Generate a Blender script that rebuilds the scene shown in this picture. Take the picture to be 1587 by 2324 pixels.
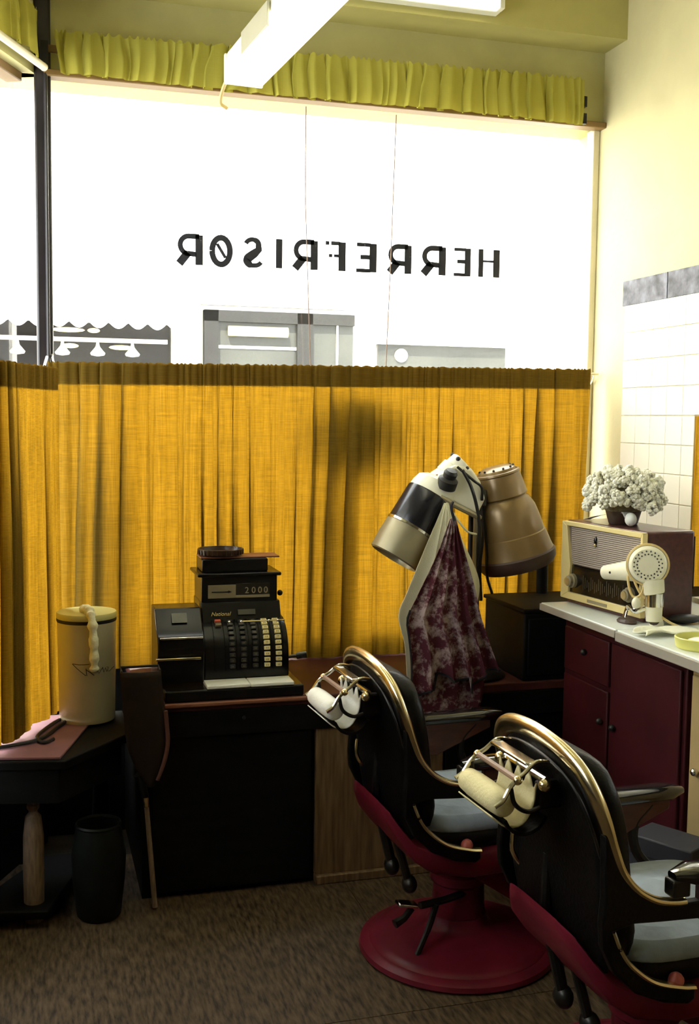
import bpy, bmesh, math, random
from mathutils import Vector, Matrix, noise
random.seed(7)
scene = bpy.context.scene
for o in list(bpy.data.objects):
    bpy.data.objects.remove(o, do_unlink=True)
COL = scene.collection
R = math.radians

# ------------------------------------------------------------------ camera
cam_d = bpy.data.cameras.new('camera')
cam_d.sensor_fit = 'VERTICAL'
cam_d.sensor_height = 36.0
cam_d.sensor_width = 24.0
cam_d.lens = 2500.0 / 2324.0 * 36.0
cam_d.clip_start = 0.05
cam = bpy.data.objects.new('camera', cam_d)
COL.objects.link(cam)
cam.matrix_world = (Matrix.Translation((0, 0, 1.55)) @ Matrix.Rotation(-R(16.2), 4, 'Z')
                    @ Matrix.Rotation(math.pi / 2 - R(4.8), 4, 'X') @ Matrix.Rotation(0.012, 4, 'Z'))
scene.camera = cam

# ------------------------------------------------------------------ sky, sun, exposure
world = bpy.data.worlds.new('world')
scene.world = world
world.use_nodes = True
wn = world.node_tree.nodes
wn['Background'].inputs['Color'].default_value = (0.96, 0.98, 1.0, 1)
wn['Background'].inputs['Strength'].default_value = 11.0
sun_d = bpy.data.lights.new('sun', 'SUN')
sun_d.energy = 38.0
sun_d.angle = R(3)
sun_d.color = (1.0, 0.95, 0.86)
sun = bpy.data.objects.new('sun', sun_d)
COL.objects.link(sun)
sun.rotation_euler = (R(38), 0, R(-25))      # high behind our own roof, on to the houses opposite
vs = scene.view_settings
vs.view_transform = 'Standard'
vs.look = 'None'
vs.gamma = 1.0
vs.use_curve_mapping = False
vs.exposure = 0.0
TUBE = 7.0        # fluorescent tubes


# ------------------------------------------------------------------ materials
def nodes_of(m):
    m.use_nodes = True
    nt = m.node_tree
    nt.nodes.clear()
    out = nt.nodes.new('ShaderNodeOutputMaterial')
    return nt, out


def mat(name, col, rough=0.5, metal=0.0, var=0.12, scale=8.0, bump=0.0, bscale=60.0, stretch=None,
        coat=0.0, col2=None, sheen=0.0, spec=0.5, detail=4.0):
    m = bpy.data.materials.new(name)
    nt, out = nodes_of(m)
    p = nt.nodes.new('ShaderNodeBsdfPrincipled')
    nt.links.new(p.outputs[0], out.inputs[0])
    tc = nt.nodes.new('ShaderNodeTexCoord')
    mp = nt.nodes.new('ShaderNodeMapping')
    nt.links.new(tc.outputs['Object'], mp.inputs['Vector'])
    if stretch:
        mp.inputs['Scale'].default_value = stretch
    nz = nt.nodes.new('ShaderNodeTexNoise')
    nz.inputs['Scale'].default_value = scale
    nz.inputs['Detail'].default_value = detail
    nt.links.new(mp.outputs[0], nz.inputs['Vector'])
    rp = nt.nodes.new('ShaderNodeValToRGB')
    a = [max(0, c * (1 - var)) for c in col]
    b = list(col2) if col2 else [min(1, c * (1 + var)) for c in col]
    rp.color_ramp.elements[0].position = 0.32
    rp.color_ramp.elements[1].position = 0.68
    rp.color_ramp.elements[0].color = (*a, 1)
    rp.color_ramp.elements[1].color = (*b, 1)
    nt.links.new(nz.outputs['Fac'], rp.inputs[0])
    nt.links.new(rp.outputs[0], p.inputs['Base Color'])
    p.inputs['Roughness'].default_value = rough
    p.inputs['Metallic'].default_value = metal
    p.inputs['Coat Weight'].default_value = coat
    p.inputs['Sheen Weight'].default_value = sheen
    p.inputs['Specular IOR Level'].default_value = spec
    if bump:
        nb = nt.nodes.new('ShaderNodeTexNoise')
        nb.inputs['Scale'].default_value = bscale
        nb.inputs['Detail'].default_value = 3
        nt.links.new(mp.outputs[0], nb.inputs['Vector'])
        bp = nt.nodes.new('ShaderNodeBump')
        bp.inputs['Strength'].default_value = bump
        bp.inputs['Distance'].default_value = 0.01
        nt.links.new(nb.outputs['Fac'], bp.inputs['Height'])
        nt.links.new(bp.outputs[0], p.inputs['Normal'])
    return m


def emit(name, col, strength):
    m = bpy.data.materials.new(name)
    nt, out = nodes_of(m)
    e = nt.nodes.new('ShaderNodeEmission')
    e.inputs[0].default_value = (*col, 1)
    e.inputs[1].default_value = strength
    nt.links.new(e.outputs[0], out.inputs[0])
    return m


def cloth(name, front, through, fac=0.5, weave=420.0, thread=0.25):
    """woven curtain cloth: reflects `front`, lets `through` pass; threads vary in thickness"""
    m = bpy.data.materials.new(name)
    nt, out = nodes_of(m)
    N = nt.nodes.new
    L = nt.links.new
    tc = N('ShaderNodeTexCoord')
    facs = []
    for sc in ((weave, weave * .2, weave * 0.02), (weave * 0.02, weave * .2, weave)):
        mp = N('ShaderNodeMapping')
        mp.inputs['Scale'].default_value = sc
        L(tc.outputs['Object'], mp.inputs['Vector'])
        nz = N('ShaderNodeTexNoise')
        nz.inputs['Scale'].default_value = 1.0
        nz.inputs['Detail'].default_value = 2.0
        L(mp.outputs[0], nz.inputs['Vector'])
        facs.append(nz.outputs['Fac'])
    ad = N('ShaderNodeMath')
    ad.operation = 'ADD'
    L(facs[0], ad.inputs[0])
    L(facs[1], ad.inputs[1])
    mr = N('ShaderNodeMapRange')
    mr.inputs['From Min'].default_value = 0.7
    mr.inputs['From Max'].default_value = 1.3
    mr.inputs['To Min'].default_value = 1 - thread
    mr.inputs['To Max'].default_value = 1 + thread
    L(ad.outputs[0], mr.inputs['Value'])
    d = N('ShaderNodeBsdfDiffuse')
    d.inputs[0].default_value = (*front, 1)
    t = N('ShaderNodeBsdfTranslucent')
    vm = N('ShaderNodeVectorMath')
    vm.operation = 'SCALE'
    vm.inputs[0].default_value = through
    L(mr.outputs[0], vm.inputs['Scale'])
    L(vm.outputs[0], t.inputs[0])
    mx = N('ShaderNodeMixShader')
    mx.inputs[0].default_value = fac
    L(d.outputs[0], mx.inputs[1])
    L(t.outputs[0], mx.inputs[2])
    bp = N('ShaderNodeBump')
    bp.inputs['Strength'].default_value = 0.25
    bp.inputs['Distance'].default_value = 0.002
    L(ad.outputs[0], bp.inputs['Height'])
    L(bp.outputs[0], d.inputs['Normal'])
    L(mx.outputs[0], out.inputs[0])
    return m


def glass(name, tint=(0.95, 0.97, 0.96), gloss=0.05, dust=0.006):
    m = bpy.data.materials.new(name)
    nt, out = nodes_of(m)
    N = nt.nodes.new
    L = nt.links.new
    t = N('ShaderNodeBsdfTransparent')
    t.inputs[0].default_value = (*tint, 1)
    g = N('ShaderNodeBsdfGlossy')
    g.inputs['Roughness'].default_value = 0.02
    mx = N('ShaderNodeMixShader')
    mx.inputs[0].default_value = gloss
    L(t.outputs[0], mx.inputs[1])
    L(g.outputs[0], mx.inputs[2])
    du = N('ShaderNodeBsdfTranslucent')
    nz = N('ShaderNodeTexNoise')
    nz.inputs['Scale'].default_value = 3.0
    mr = N('ShaderNodeMapRange')
    mr.inputs['To Min'].default_value = dust * 0.5
    mr.inputs['To Max'].default_value = dust * 1.5
    L(nz.outputs['Fac'], mr.inputs['Value'])
    m2 = N('ShaderNodeMixShader')
    L(mr.outputs[0], m2.inputs[0])
    L(mx.outputs[0], m2.inputs[1])
    L(du.outputs[0], m2.inputs[2])
    L(m2.outputs[0], out.inputs[0])
    return m


def worn_paint(name, col):
    m = bpy.data.materials.new(name)
    nt, out = nodes_of(m)
    N = nt.nodes.new
    L = nt.links.new
    p = N('ShaderNodeBsdfPrincipled')
    p.inputs['Base Color'].default_value = (*col, 1)
    p.inputs['Roughness'].default_value = 0.6
    t = N('ShaderNodeBsdfTransparent')
    nz = N('ShaderNodeTexNoise')
    nz.inputs['Scale'].default_value = 55.0
    nz.inputs['Detail'].default_value = 5.0
    rp = N('ShaderNodeValToRGB')
    rp.color_ramp.elements[0].position = 0.60
    rp.color_ramp.elements[1].position = 0.68
    L(nz.outputs['Fac'], rp.inputs[0])
    mx = N('ShaderNodeMixShader')
    L(rp.outputs[0], mx.inputs[0])
    L(p.outputs[0], mx.inputs[1])
    L(t.outputs[0], mx.inputs[2])
    L(mx.outputs[0], out.inputs[0])
    return m


def printed_cloth(name, a, b, scale=14.0, lo=.46, hi=.56):
    m = mat(name, a, rough=0.9, var=0.0, scale=scale, bump=0.15, bscale=300, spec=0.1)
    rp = [n for n in m.node_tree.nodes if n.type == 'VALTORGB'][0]
    rp.color_ramp.elements[0].position = lo
    rp.color_ramp.elements[1].position = hi
    rp.color_ramp.elements[0].color = (*a, 1)
    rp.color_ramp.elements[1].color = (*b, 1)
    nz = [n for n in m.node_tree.nodes if n.type == 'TEX_NOISE'][0]
    nz.inputs['Detail'].default_value = 8.0
    nz.inputs['Roughness'].default_value = 0.7
    return m


MT = {}
MT['plaster'] = mat('cream_plaster', (0.57, 0.51, 0.28), 0.75, var=0.04, bump=0.1, bscale=40)
MT['ceiling'] = mat('ceiling_paint', (0.60, 0.56, 0.33), 0.8, var=0.04)
MT['lintel'] = mat('lintel_paint', (0.53, 0.49, 0.22), 0.75, var=0.06)
MT['beam'] = mat('beam_paint', (0.50, 0.45, 0.16), 0.75, var=0.05)
MT['backwall'] = mat('back_wall_paint', (0.30, 0.25, 0.15), 0.8, var=0.08)
MT['tile'] = mat('white_glazed_tile', (0.86, 0.83, 0.70), 0.15, var=0.04, scale=3)
MT['grout'] = mat('grout', (0.72, 0.66, 0.46), 0.9, var=0.1, scale=40)
MT['decor'] = mat('blue_grey_marbled_tile', (0.018, 0.021, 0.032), 0.45, spec=.2, var=0.2, scale=22, col2=(0.17, 0.175, 0.225), detail=6)
MT['floor'] = mat('brown_streaked_flooring', (0.034, 0.0205, 0.0105), 0.6, var=0.35, scale=10, stretch=(9.0, 1.6, 1.0),
                  col2=(0.128, 0.088, 0.052), spec=.25, bump=0.05, bscale=30, detail=6)
MT['floorbase'] = mat('floor_substrate', (0.02, 0.015, 0.01), 0.8)
MT['woodpanel'] = mat('brown_wood_veneer', (0.115, 0.067, 0.030), 0.5, var=0.3, scale=7, stretch=(9, 9, 0.8),
                      col2=(0.22, 0.135, 0.065), detail=6)
MT['blackwood'] = mat('black_stained_wood', (0.004, 0.004, 0.004), 0.6, spec=0.12, var=0.3, scale=6, stretch=(1, 1, 6))
MT['podiumtop'] = mat('red_brown_linoleum', (0.065, 0.019, 0.015), 0.5, spec=.25, var=0.2, scale=12)
MT['nosing'] = mat('reddish_wood_nosing', (0.22, 0.08, 0.045), 0.45, var=0.2, scale=10, stretch=(1, 8, 8))
MT['darkframe'] = mat('dark_brown_window_frame', (0.020, 0.016, 0.018), 0.35, var=0.3, scale=12)
MT['winframe'] = mat('ochre_window_frame', (0.22, 0.125, 0.035), 0.5, var=0.1)
MT['tube_rod'] = mat('pale_painted_tube', (0.78, 0.70, 0.50), 0.4, var=0.06)
MT['curtain'] = cloth('mustard_curtain_cloth', (0.13, 0.082, 0.014), (0.55, 0.275, 0.014), 0.20, thread=.45)
MT['header'] = cloth('curtain_header_cloth', (0.12, 0.075, 0.014), (0.24, 0.12, 0.02), 0.08)
MT['valance'] = cloth('yellow_green_valance_cloth', (0.42, 0.38, 0.07), (0.55, 0.46, 0.06), 0.10, weave=300, thread=.1)
MT['glass'] = glass('window_glass')
MT['letter'] = worn_paint('worn_dark_blue_letter_paint', (0.006, 0.007, 0.016))
MT['chrome'] = mat('chrome', (0.78, 0.76, 0.72), 0.14, 1.0, var=0.05)
MT['brass'] = mat('worn_nickel_over_brass', (0.72, 0.60, 0.36), 0.24, 1.0, var=0.22, scale=9)
MT['darkmetal'] = mat('dark_iron', (0.03, 0.028, 0.026), 0.4, 0.8, var=0.3)
MT['leather'] = mat('black_leather', (0.0035, 0.003, 0.003), 0.42, spec=0.18, var=0.3, scale=20, bump=0.12, bscale=120)
MT['redpaint'] = mat('crimson_enamel', (0.125, 0.010, 0.021), 0.36, spec=.2, var=0.25, scale=7, bump=0.03, bscale=20)
MT['redknob'] = mat('bright_red_knob', (0.36, 0.07, 0.06), 0.4)
MT['armwood'] = mat('dark_red_arm_wood', (0.09, 0.03, 0.02), 0.4, var=0.35, scale=9, stretch=(1, 6, 6))
MT['armpad'] = mat('glossy_black_armrest', (0.008, 0.008, 0.010), 0.12, var=0.2, coat=1.0)
MT['towelwhite'] = mat('white_headrest_cloth', (0.82, 0.82, 0.76), 0.9, var=0.06, bump=0.2, bscale=200)
MT['towelyellow'] = mat('yellowed_headrest_paper', (0.62, 0.55, 0.30), 0.8, var=0.1, bump=0.2, bscale=120)
MT['seatcloth'] = mat('pale_blue_grey_seat_cloth', (0.34, 0.41, 0.52), 0.8, var=0.22, scale=9, bump=0.25, bscale=22)
MT['rodwood'] = mat('brown_wood_rod', (0.25, 0.15, 0.10), 0.5)
MT['register'] = mat('black_japanned_metal', (0.006, 0.006, 0.007), 0.25, 0.1, spec=.3, var=0.3, scale=15)
MT['registergrey'] = mat('dark_olive_glass_plate', (0.07, 0.07, 0.055), 0.3, var=0.1)
MT['gold'] = mat('gold_lettering', (0.55, 0.42, 0.18), 0.4, 0.6, var=0.2)
MT['marble'] = mat('white_marble', (0.80, 0.82, 0.76), 0.3, var=0.06, scale=12, detail=8)
MT['key'] = mat('yellowed_ivory_key', (0.72, 0.62, 0.30), 0.4, var=0.1)
MT['keydark'] = mat('black_key', (0.012, 0.012, 0.012), 0.3)
MT['keymark'] = mat('dull_key_legend', (0.16, 0.13, 0.08), 0.5)
MT['keyred'] = mat('red_key', (0.60, 0.10, 0.05), 0.4)
MT['plate'] = mat('dull_ivory_indicator_plate', (0.24, 0.20, 0.12), 0.5, var=0.12)
MT['cream'] = mat('cream_enamel', (0.60, 0.55, 0.37), 0.35, var=0.05)
MT['lid'] = mat('yellowed_cream_lid', (0.60, 0.56, 0.22), 0.4, var=0.05)
MT['ink'] = mat('black_ink', (0.012, 0.012, 0.012), 0.6)
MT['cotton'] = mat('white_cotton_wool', (0.85, 0.84, 0.62), 0.95, var=0.1, scale=40, bump=0.5, bscale=60)
MT['pinkboard'] = mat('dull_pink_mat', (0.22, 0.095, 0.115), 0.7, var=0.12, scale=9)
MT['paleleg'] = mat('worn_pale_wood', (0.22, 0.15, 0.10), 0.6, var=0.3, scale=20, stretch=(6, 6, 1))
MT['darkleather'] = mat('dark_brown_leather', (0.018, 0.012, 0.008), 0.6, spec=.2, var=0.3, scale=9)
MT['redleather'] = mat('red_brown_leather_edge', (0.12, 0.045, 0.035), 0.5)
MT['darkbin'] = mat('dark_green_grey_plastic', (0.007, 0.009, 0.008), 0.5, spec=.2, var=0.2)
MT['dryerblack'] = mat('dryer_black_enamel', (0.012, 0.012, 0.018), 0.22, 0.1, var=0.2)
MT['dryersilver'] = mat('dryer_dull_aluminium', (0.34, 0.30, 0.19), 0.38, 0.5, var=0.12)
MT['dryerwhite'] = mat('dryer_cream_enamel', (0.78, 0.76, 0.62), 0.3, var=0.05)
MT['dryertan'] = mat('dryer_tan_enamel', (0.21, 0.135, 0.052), 0.30, 0.25, var=0.15, scale=6)
MT['dryerdark'] = mat('dark_brown_rubber_rim', (0.05, 0.025, 0.018), 0.5)
MT['rubber'] = mat('black_rubber', (0.008, 0.008, 0.008), 0.5)
MT['creamtowel'] = mat('cream_cotton_towel', (0.72, 0.69, 0.48), 0.9, var=0.06, scale=12, bump=0.15, bscale=300)
MT['printtowel'] = printed_cloth('plum_and_cream_print_cloth', (0.085, 0.022, 0.032), (0.40, 0.31, 0.30), lo=.48, hi=.60)
MT['hem'] = mat('dark_navy_cloth_hem', (0.010, 0.010, 0.016), 0.9)
MT['redcab'] = mat('dark_red_painted_wood', (0.042, 0.0055, 0.008), 0.5, spec=.2, var=0.2, scale=7)
MT['beigecab'] = mat('beige_painted_wood', (0.40, 0.29, 0.13), 0.5, var=0.08)
MT['countertop'] = mat('pale_worktop', (0.70, 0.74, 0.70), 0.3, var=0.05)
MT['counteredge'] = mat('grey_worktop_edge', (0.30, 0.27, 0.22), 0.45, var=0.1)
MT['radiowood'] = mat('mahogany_veneer', (0.075, 0.022, 0.016), 0.3, var=0.3, scale=9, stretch=(1, 6, 6), coat=.2)
MT['radiocream'] = mat('radio_ivory_surround', (0.66, 0.54, 0.24), 0.4, var=0.05)
MT['grille'] = mat('radio_grille_cloth', (0.14, 0.105, 0.085), 0.8, var=0.2, scale=90)
MT['grillebar'] = mat('radio_grille_thread', (0.42, 0.36, 0.29), 0.7, var=0.1)
MT['dial'] = mat('dark_radio_dial_glass', (0.008, 0.007, 0.006), 0.12, var=0.2)
MT['dialmark'] = mat('dim_dial_lettering', (0.10, 0.085, 0.05), 0.5)
MT['hdwhite'] = mat('ivory_bakelite', (0.80, 0.76, 0.56), 0.3, var=0.05)
MT['cordyellow'] = mat('yellowed_flex', (0.62, 0.46, 0.18), 0.5)
MT['flower'] = mat('dried_cream_flowers', (0.78, 0.76, 0.62), 0.95, var=0.15, scale=90, bump=0.6, bscale=200)
MT['bowl'] = mat('dark_brown_bowl', (0.035, 0.018, 0.012), 0.35)
MT['ribbon'] = mat('pale_lilac_ribbon', (0.55, 0.52, 0.50), 0.4)
MT['yellowdish'] = mat('pale_yellow_dish', (0.68, 0.66, 0.18), 0.3)
MT['whitecloth'] = mat('white_barber_cloth', (0.80, 0.79, 0.62), 0.9, var=0.04, bump=0.2, bscale=200)
MT['mirror'] = mat('mirror_silver', (0.86, 0.86, 0.84), 0.02, 1.0, var=0.01)
MT['mirrorframe'] = mat('mirror_brown_edge', (0.28, 0.18, 0.07), 0.5)
MT['lampwhite'] = mat('white_lamp_enamel', (0.85, 0.84, 0.74), 0.35, var=0.03)
MT['lampgrey'] = mat('grey_lamp_channel', (0.45, 0.42, 0.30), 0.4, var=0.05)
MT['tubeglow'] = emit('fluorescent_tube_glow', (1.0, 0.96, 0.70), TUBE)
MT['facade'] = mat('sunlit_cream_render', (0.86, 0.82, 0.74), 0.85, var=0.03, scale=2)
MT['facadetrim'] = mat('pale_stone_trim', (0.60, 0.55, 0.47), 0.85, var=0.05)
MT['shopdark'] = mat('dark_grey_shop_paint', (0.0145, 0.014, 0.013), 0.7, var=0.1, spec=0.15)
MT['shopglass'] = mat('shop_window_pane', (0.034, 0.034, 0.028), 0.3, var=0.2, scale=2, spec=.25)
MT['awning'] = mat('pale_striped_awning', (0.80, 0.72, 0.66), 0.85, var=0.05)
MT['asphalt'] = mat('pale_paving', (0.32, 0.31, 0.29), 0.9, var=0.15, scale=5)
MT['shoplight'] = emit('lit_shop_lamp', (1.0, 0.85, 0.5), 2.5)
MT['shopsign'] = mat('white_sign_board', (0.85, 0.84, 0.78), 0.6, var=0.02)
MT['redline'] = mat('faded_red_line', (0.62, 0.34, 0.28), 0.6)
MT['slate'] = mat('slate_grey_card', (0.028, 0.030, 0.042), 0.6, var=0.15)
MT['silhouette'] = mat('dark_pottery', (0.03, 0.022, 0.018), 0.6, var=0.2)


# ------------------------------------------------------------------ mesh builder
def frame(d):
    d = Vector(d).normalized()
    a = Vector((0, 0, 1)) if abs(d.z) < 0.9 else Vector((1, 0, 0))
    u = d.cross(a).normalized()
    return u, d.cross(u).normalized(), d


def catmull(pts, n=8, closed=False):
    P = [Vector(p) for p in pts]
    out = []
    m = len(P)
    rng = range(m) if closed else range(m - 1)
    for i in rng:
        if closed:
            a, b, c, d = P[i - 1], P[i], P[(i + 1) % m], P[(i + 2) % m]
        else:
            a = P[i - 1] if i else P[0] * 2 - P[1]
            b, c = P[i], P[i + 1]
            d = P[i + 2] if i + 2 < m else P[-1] * 2 - P[-2]
        for k in range(n):
            t = k / n
            out.append(0.5 * ((2 * b) + (c - a) * t + (2 * a - 5 * b + 4 * c - d) * t * t
                              + (3 * b - a - 3 * c + d) * t ** 3))
    if not closed:
        out.append(P[-1].copy())
    return out


class MB:
    def __init__(s):
        s.v = []
        s.f = []

    def add(s, vs, fs, M=None):
        b = len(s.v)
        for p in vs:
            p = Vector(p)
            s.v.append(M @ p if M else p)
        for f in fs:
            s.f.append([b + i for i in f])
        return s

    def box(s, lo, hi, M=None):
        x0, y0, z0 = lo
        x1, y1, z1 = hi
        return s.add([(x0, y0, z0), (x1, y0, z0), (x1, y1, z0), (x0, y1, z0),
                      (x0, y0, z1), (x1, y0, z1), (x1, y1, z1), (x0, y1, z1)],
                     [(3, 2, 1, 0), (4, 5, 6, 7), (0, 1, 5, 4), (1, 2, 6, 5), (2, 3, 7, 6), (3, 0, 4, 7)], M)

    def cyl(s, p0, p1, r0, r1=None, n=16, caps=True):
        r1 = r0 if r1 is None else r1
        return s.tube([p0, p1], [r0, r1], n, caps)

    def tube(s, path, r, n=10, caps=True, closed=False, flat=1.0, up=None):
        P = [Vector(p) for p in path]
        m = len(P)
        rs = r if isinstance(r, (list, tuple)) else [r] * m
        vs, fs = [], []
        pu = None
        for i in range(m):
            if closed:
                d = P[(i + 1) % m] - P[i - 1]
            else:
                d = P[min(i + 1, m - 1)] - P[max(i - 1, 0)]
            d = d.normalized() if d.length > 1e-9 else Vector((0, 0, 1))
            if up is not None:
                u = Vector(up)
                u = (u - d * u.dot(d)).normalized()
            elif pu is None:
                u = frame(d)[0]
            else:
                u = (pu - d * pu.dot(d))
                u = u.normalized() if u.length > 1e-6 else frame(d)[0]
            pu = u
            w = d.cross(u)
            for k in range(n):
                a = 2 * math.pi * k / n
                vs.append(P[i] + u * (rs[i] * math.cos(a) * flat) + w * (rs[i] * math.sin(a)))
        top = m if closed else m - 1
        for i in range(top):
            for k in range(n):
                a, b = i * n + k, i * n + (k + 1) % n
                j = ((i + 1) % m) * n
                fs.append((a, b, j + (k + 1) % n, j + k))
        if caps and not closed:
            fs.append(tuple(range(n - 1, -1, -1)))
            fs.append(tuple((m - 1) * n + k for k in range(n)))
        return s.add(vs, fs)

    def lathe(s, prof, n=32, M=None, sx=1.0, sy=1.0, caps=True):
        vs, fs = [], []
        for (r, z) in prof:
            for k in range(n):
                a = 2 * math.pi * k / n
                vs.append((r * math.cos(a) * sx, r * math.sin(a) * sy, z))
        for i in range(len(prof) - 1):
            for k in range(n):
                fs.append((i * n + k, i * n + (k + 1) % n, (i + 1) * n + (k + 1) % n, (i + 1) * n + k))
        if caps:
            if prof[0][0] > 1e-5:
                fs.append(tuple(range(n - 1, -1, -1)))
            if prof[-1][0] > 1e-5:
                fs.append(tuple((len(prof) - 1) * n + k for k in range(n)))
        return s.add(vs, fs, M)

    def sphere(s, c, r, nu=16, nv=10, M=None):
        rx, ry, rz = (r, r, r) if not isinstance(r, (tuple, list)) else r
        prof = []
        T = Matrix.Translation(c)
        if M:
            T = M @ T
        vs, fs = [], []
        for j in range(nv + 1):
            t = math.pi * j / nv
            for k in range(nu):
                a = 2 * math.pi * k / nu
                vs.append((rx * math.sin(t) * math.cos(a), ry * math.sin(t) * math.sin(a), -rz * math.cos(t)))
        for j in range(nv):
            for k in range(nu):
                fs.append((j * nu + k, j * nu + (k + 1) % nu, (j + 1) * nu + (k + 1) % nu, (j + 1) * nu + k))
        return s.add(vs, fs, T)

    def prism(s, poly, a, b, axis='y', M=None):
        """poly in the plane across `axis`, swept from a to b"""
        n = len(poly)
        vs = []
        for h in (a, b):
            for (p, q) in poly:
                vs.append({'y': (p, h, q), 'x': (h, p, q), 'z': (p, q, h)}[axis])
        fs = [tuple(range(n)), tuple(range(2 * n - 1, n - 1, -1))]
        for i in range(n):
            j = (i + 1) % n
            fs.append((i, n + i, n + j, j))
        return s.add(vs, fs, M)

    def grid(s, fn, nu, nv, M=None):
        vs = [fn(i / nu, j / nv) for j in range(nv + 1) for i in range(nu + 1)]
        w = nu + 1
        fs = [(j * w + i, j * w + i + 1, (j + 1) * w + i + 1, (j + 1) * w + i) for j in range(nv) for i in range(nu)]
        return s.add(vs, fs, M)

    def loft(s, rings, M=None, caps=True):
        n = len(rings[0])
        vs = [p for r in rings for p in r]
        fs = []
        for i in range(len(rings) - 1):
            for k in range(n):
                fs.append((i * n + k, i * n + (k + 1) % n, (i + 1) * n + (k + 1) % n, (i + 1) * n + k))
        if caps:
            fs.append(tuple(range(n - 1, -1, -1)))
            fs.append(tuple((len(rings) - 1) * n + k for k in range(n)))
        return s.add(vs, fs, M)

    def build(s, name, m, parent=None, smooth=35, bevel=0.0, origin=None, solid=0.0, seg=2):
        me = bpy.data.meshes.new(name)
        o0 = Vector(origin) if origin else Vector((0, 0, 0))
        me.from_pydata([tuple(p - o0) for p in s.v], [], s.f)
        me.update()
        bm = bmesh.new()
        bm.from_mesh(me)
        bmesh.ops.recalc_face_normals(bm, faces=bm.faces)
        bm.to_mesh(me)
        bm.free()
        if smooth:
            me.polygons.foreach_set('use_smooth', [True] * len(me.polygons))
            me.set_sharp_from_angle(angle=R(smooth))
        me.materials.append(MT[m] if isinstance(m, str) else m)
        ob = bpy.data.objects.new(name, me)
        COL.objects.link(ob)
        ob.location = o0
        if parent:
            ob.parent = parent
        if solid:
            md = ob.modifiers.new('thickness', 'SOLIDIFY')
            md.thickness = solid
            md.offset = 0
        if bevel:
            md = ob.modifiers.new('bevel', 'BEVEL')
            md.width = bevel
            md.segments = seg
            md.limit_method = 'ANGLE'
            md.angle_limit = R(40)
        return ob


def rbox(lo, hi):
    return MB().box(lo, hi)


def thing(name, label, cat, loc=(0, 0, 0), rz=0.0, group=None):
    o = bpy.data.objects.new(name, None)
    COL.objects.link(o)
    o.empty_display_size = 0.05
    o.location = loc
    o.rotation_euler = (0, 0, rz)
    return tag(o, label, cat, group)


def tag(o, label, cat, group=None):
    o['label'] = label
    o['category'] = cat
    if group:
        o['group'] = group
    return o


def struct(o, label=None):
    o['kind'] = 'structure'
    if label:
        o['label'] = label
    return o


def share(src, name, parent, loc=(0, 0, 0), rot=(0, 0, 0), scale=(1, 1, 1)):
    o = src.copy()
    o.name = name
    COL.objects.link(o)
    o.parent = parent
    o.location = loc
    o.rotation_euler = rot
    o.scale = scale
    return o


def text_part(txt, size, name, m, parent, M, shear=0.0, depth=0.0005):
    cu = bpy.data.curves.new(name, 'FONT')
    cu.body = txt
    cu.size = size
    cu.shear = shear
    cu.extrude = depth
    cu.resolution_u = 3
    tmp = bpy.data.objects.new(name, cu)
    COL.objects.link(tmp)
    dg = bpy.context.evaluated_depsgraph_get()
    me = bpy.data.meshes.new_from_object(tmp.evaluated_get(dg))
    bpy.data.objects.remove(tmp, do_unlink=True)
    me.materials.clear()
    me.materials.append(MT[m])
    me.transform(M)
    o = bpy.data.objects.new(name, me)
    COL.objects.link(o)
    o.parent = parent
    return o


# =================================================================== THE ROOM
XW = 2.21      # right wall
YF = 4.05      # window plane
PZ = 0.645     # podium top
PY = 3.455     # podium face
LD = Vector((-0.43, -0.903, 0)).normalized()     # run of the slanting left wall, from the corner post
LN = Vector((0.903, -0.43, 0)).normalized()      # its inward normal
LC = Vector((0.056, YF, 0))

# floor: dark base with large sheets of streaked flooring laid on it
fl = struct(rbox((-2.2, -3.0, -0.12), (2.5, 4.3, -0.008)).build('floor', 'floorbase', smooth=0), 'brown streaked floor')
src = None
for i in range(4):
    for j in range(5):
        x0, y0 = -2.2 + i * 1.15 + (0.38 if j % 2 else 0.0), 2.62 - j * 1.25
        x0 -= 0.25
        if src is None:
            src = rbox((0, 0, -0.008), (1.148, 1.247, 0.0)).build('floor_sheet', 'floor', fl, smooth=0)
            src.location = (x0, y0, 0)
        else:
            share(src, 'floor_sheet', fl, (x0, y0, 0))

wr = struct(rbox((XW, -3.0, -0.1), (XW + 0.15, 4.25, 3.7)).build('wall_right', 'plaster', smooth=0), 'cream plastered wall with tiles beside the mirror')
struct(rbox((-2.35, -3.15, -0.1), (2.5, -3.0, 3.7)).build('wall_back', 'backwall', smooth=0))
struct(rbox((-2.35, -3.0, -0.1), (-2.2, 0.2, 3.7)).build('wall_left', 'backwall', smooth=0))
struct(rbox((-2.35, -3.15, 3.5), (2.5, 3.9, 3.65)).build('ceiling', 'ceiling', smooth=0))

# front wall: lintel above the window and the ceiling beam in front of it
struct(rbox((-0.15, YF, 2.72), (XW, YF + 0.2, 3.65)).build('wall_front', 'lintel', smooth=0), 'olive yellow lintel above the shop window')
struct(rbox((-2.2, 3.88, 3.008), (XW, YF, 3.5)).build('trim_1', 'beam', smooth=0), 'yellow ceiling beam above the window')
# lower wall under the window, outside the podium
struct(rbox((-0.05, YF + 0.08, -0.1), (XW, YF + 0.18, 0.66)).build('wall_front_low', 'blackwood', smooth=0))


def along(t, off=0.0, z=0.0):
    p = LC + LD * t + LN * off
    return Vector((p.x, p.y, z))


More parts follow.
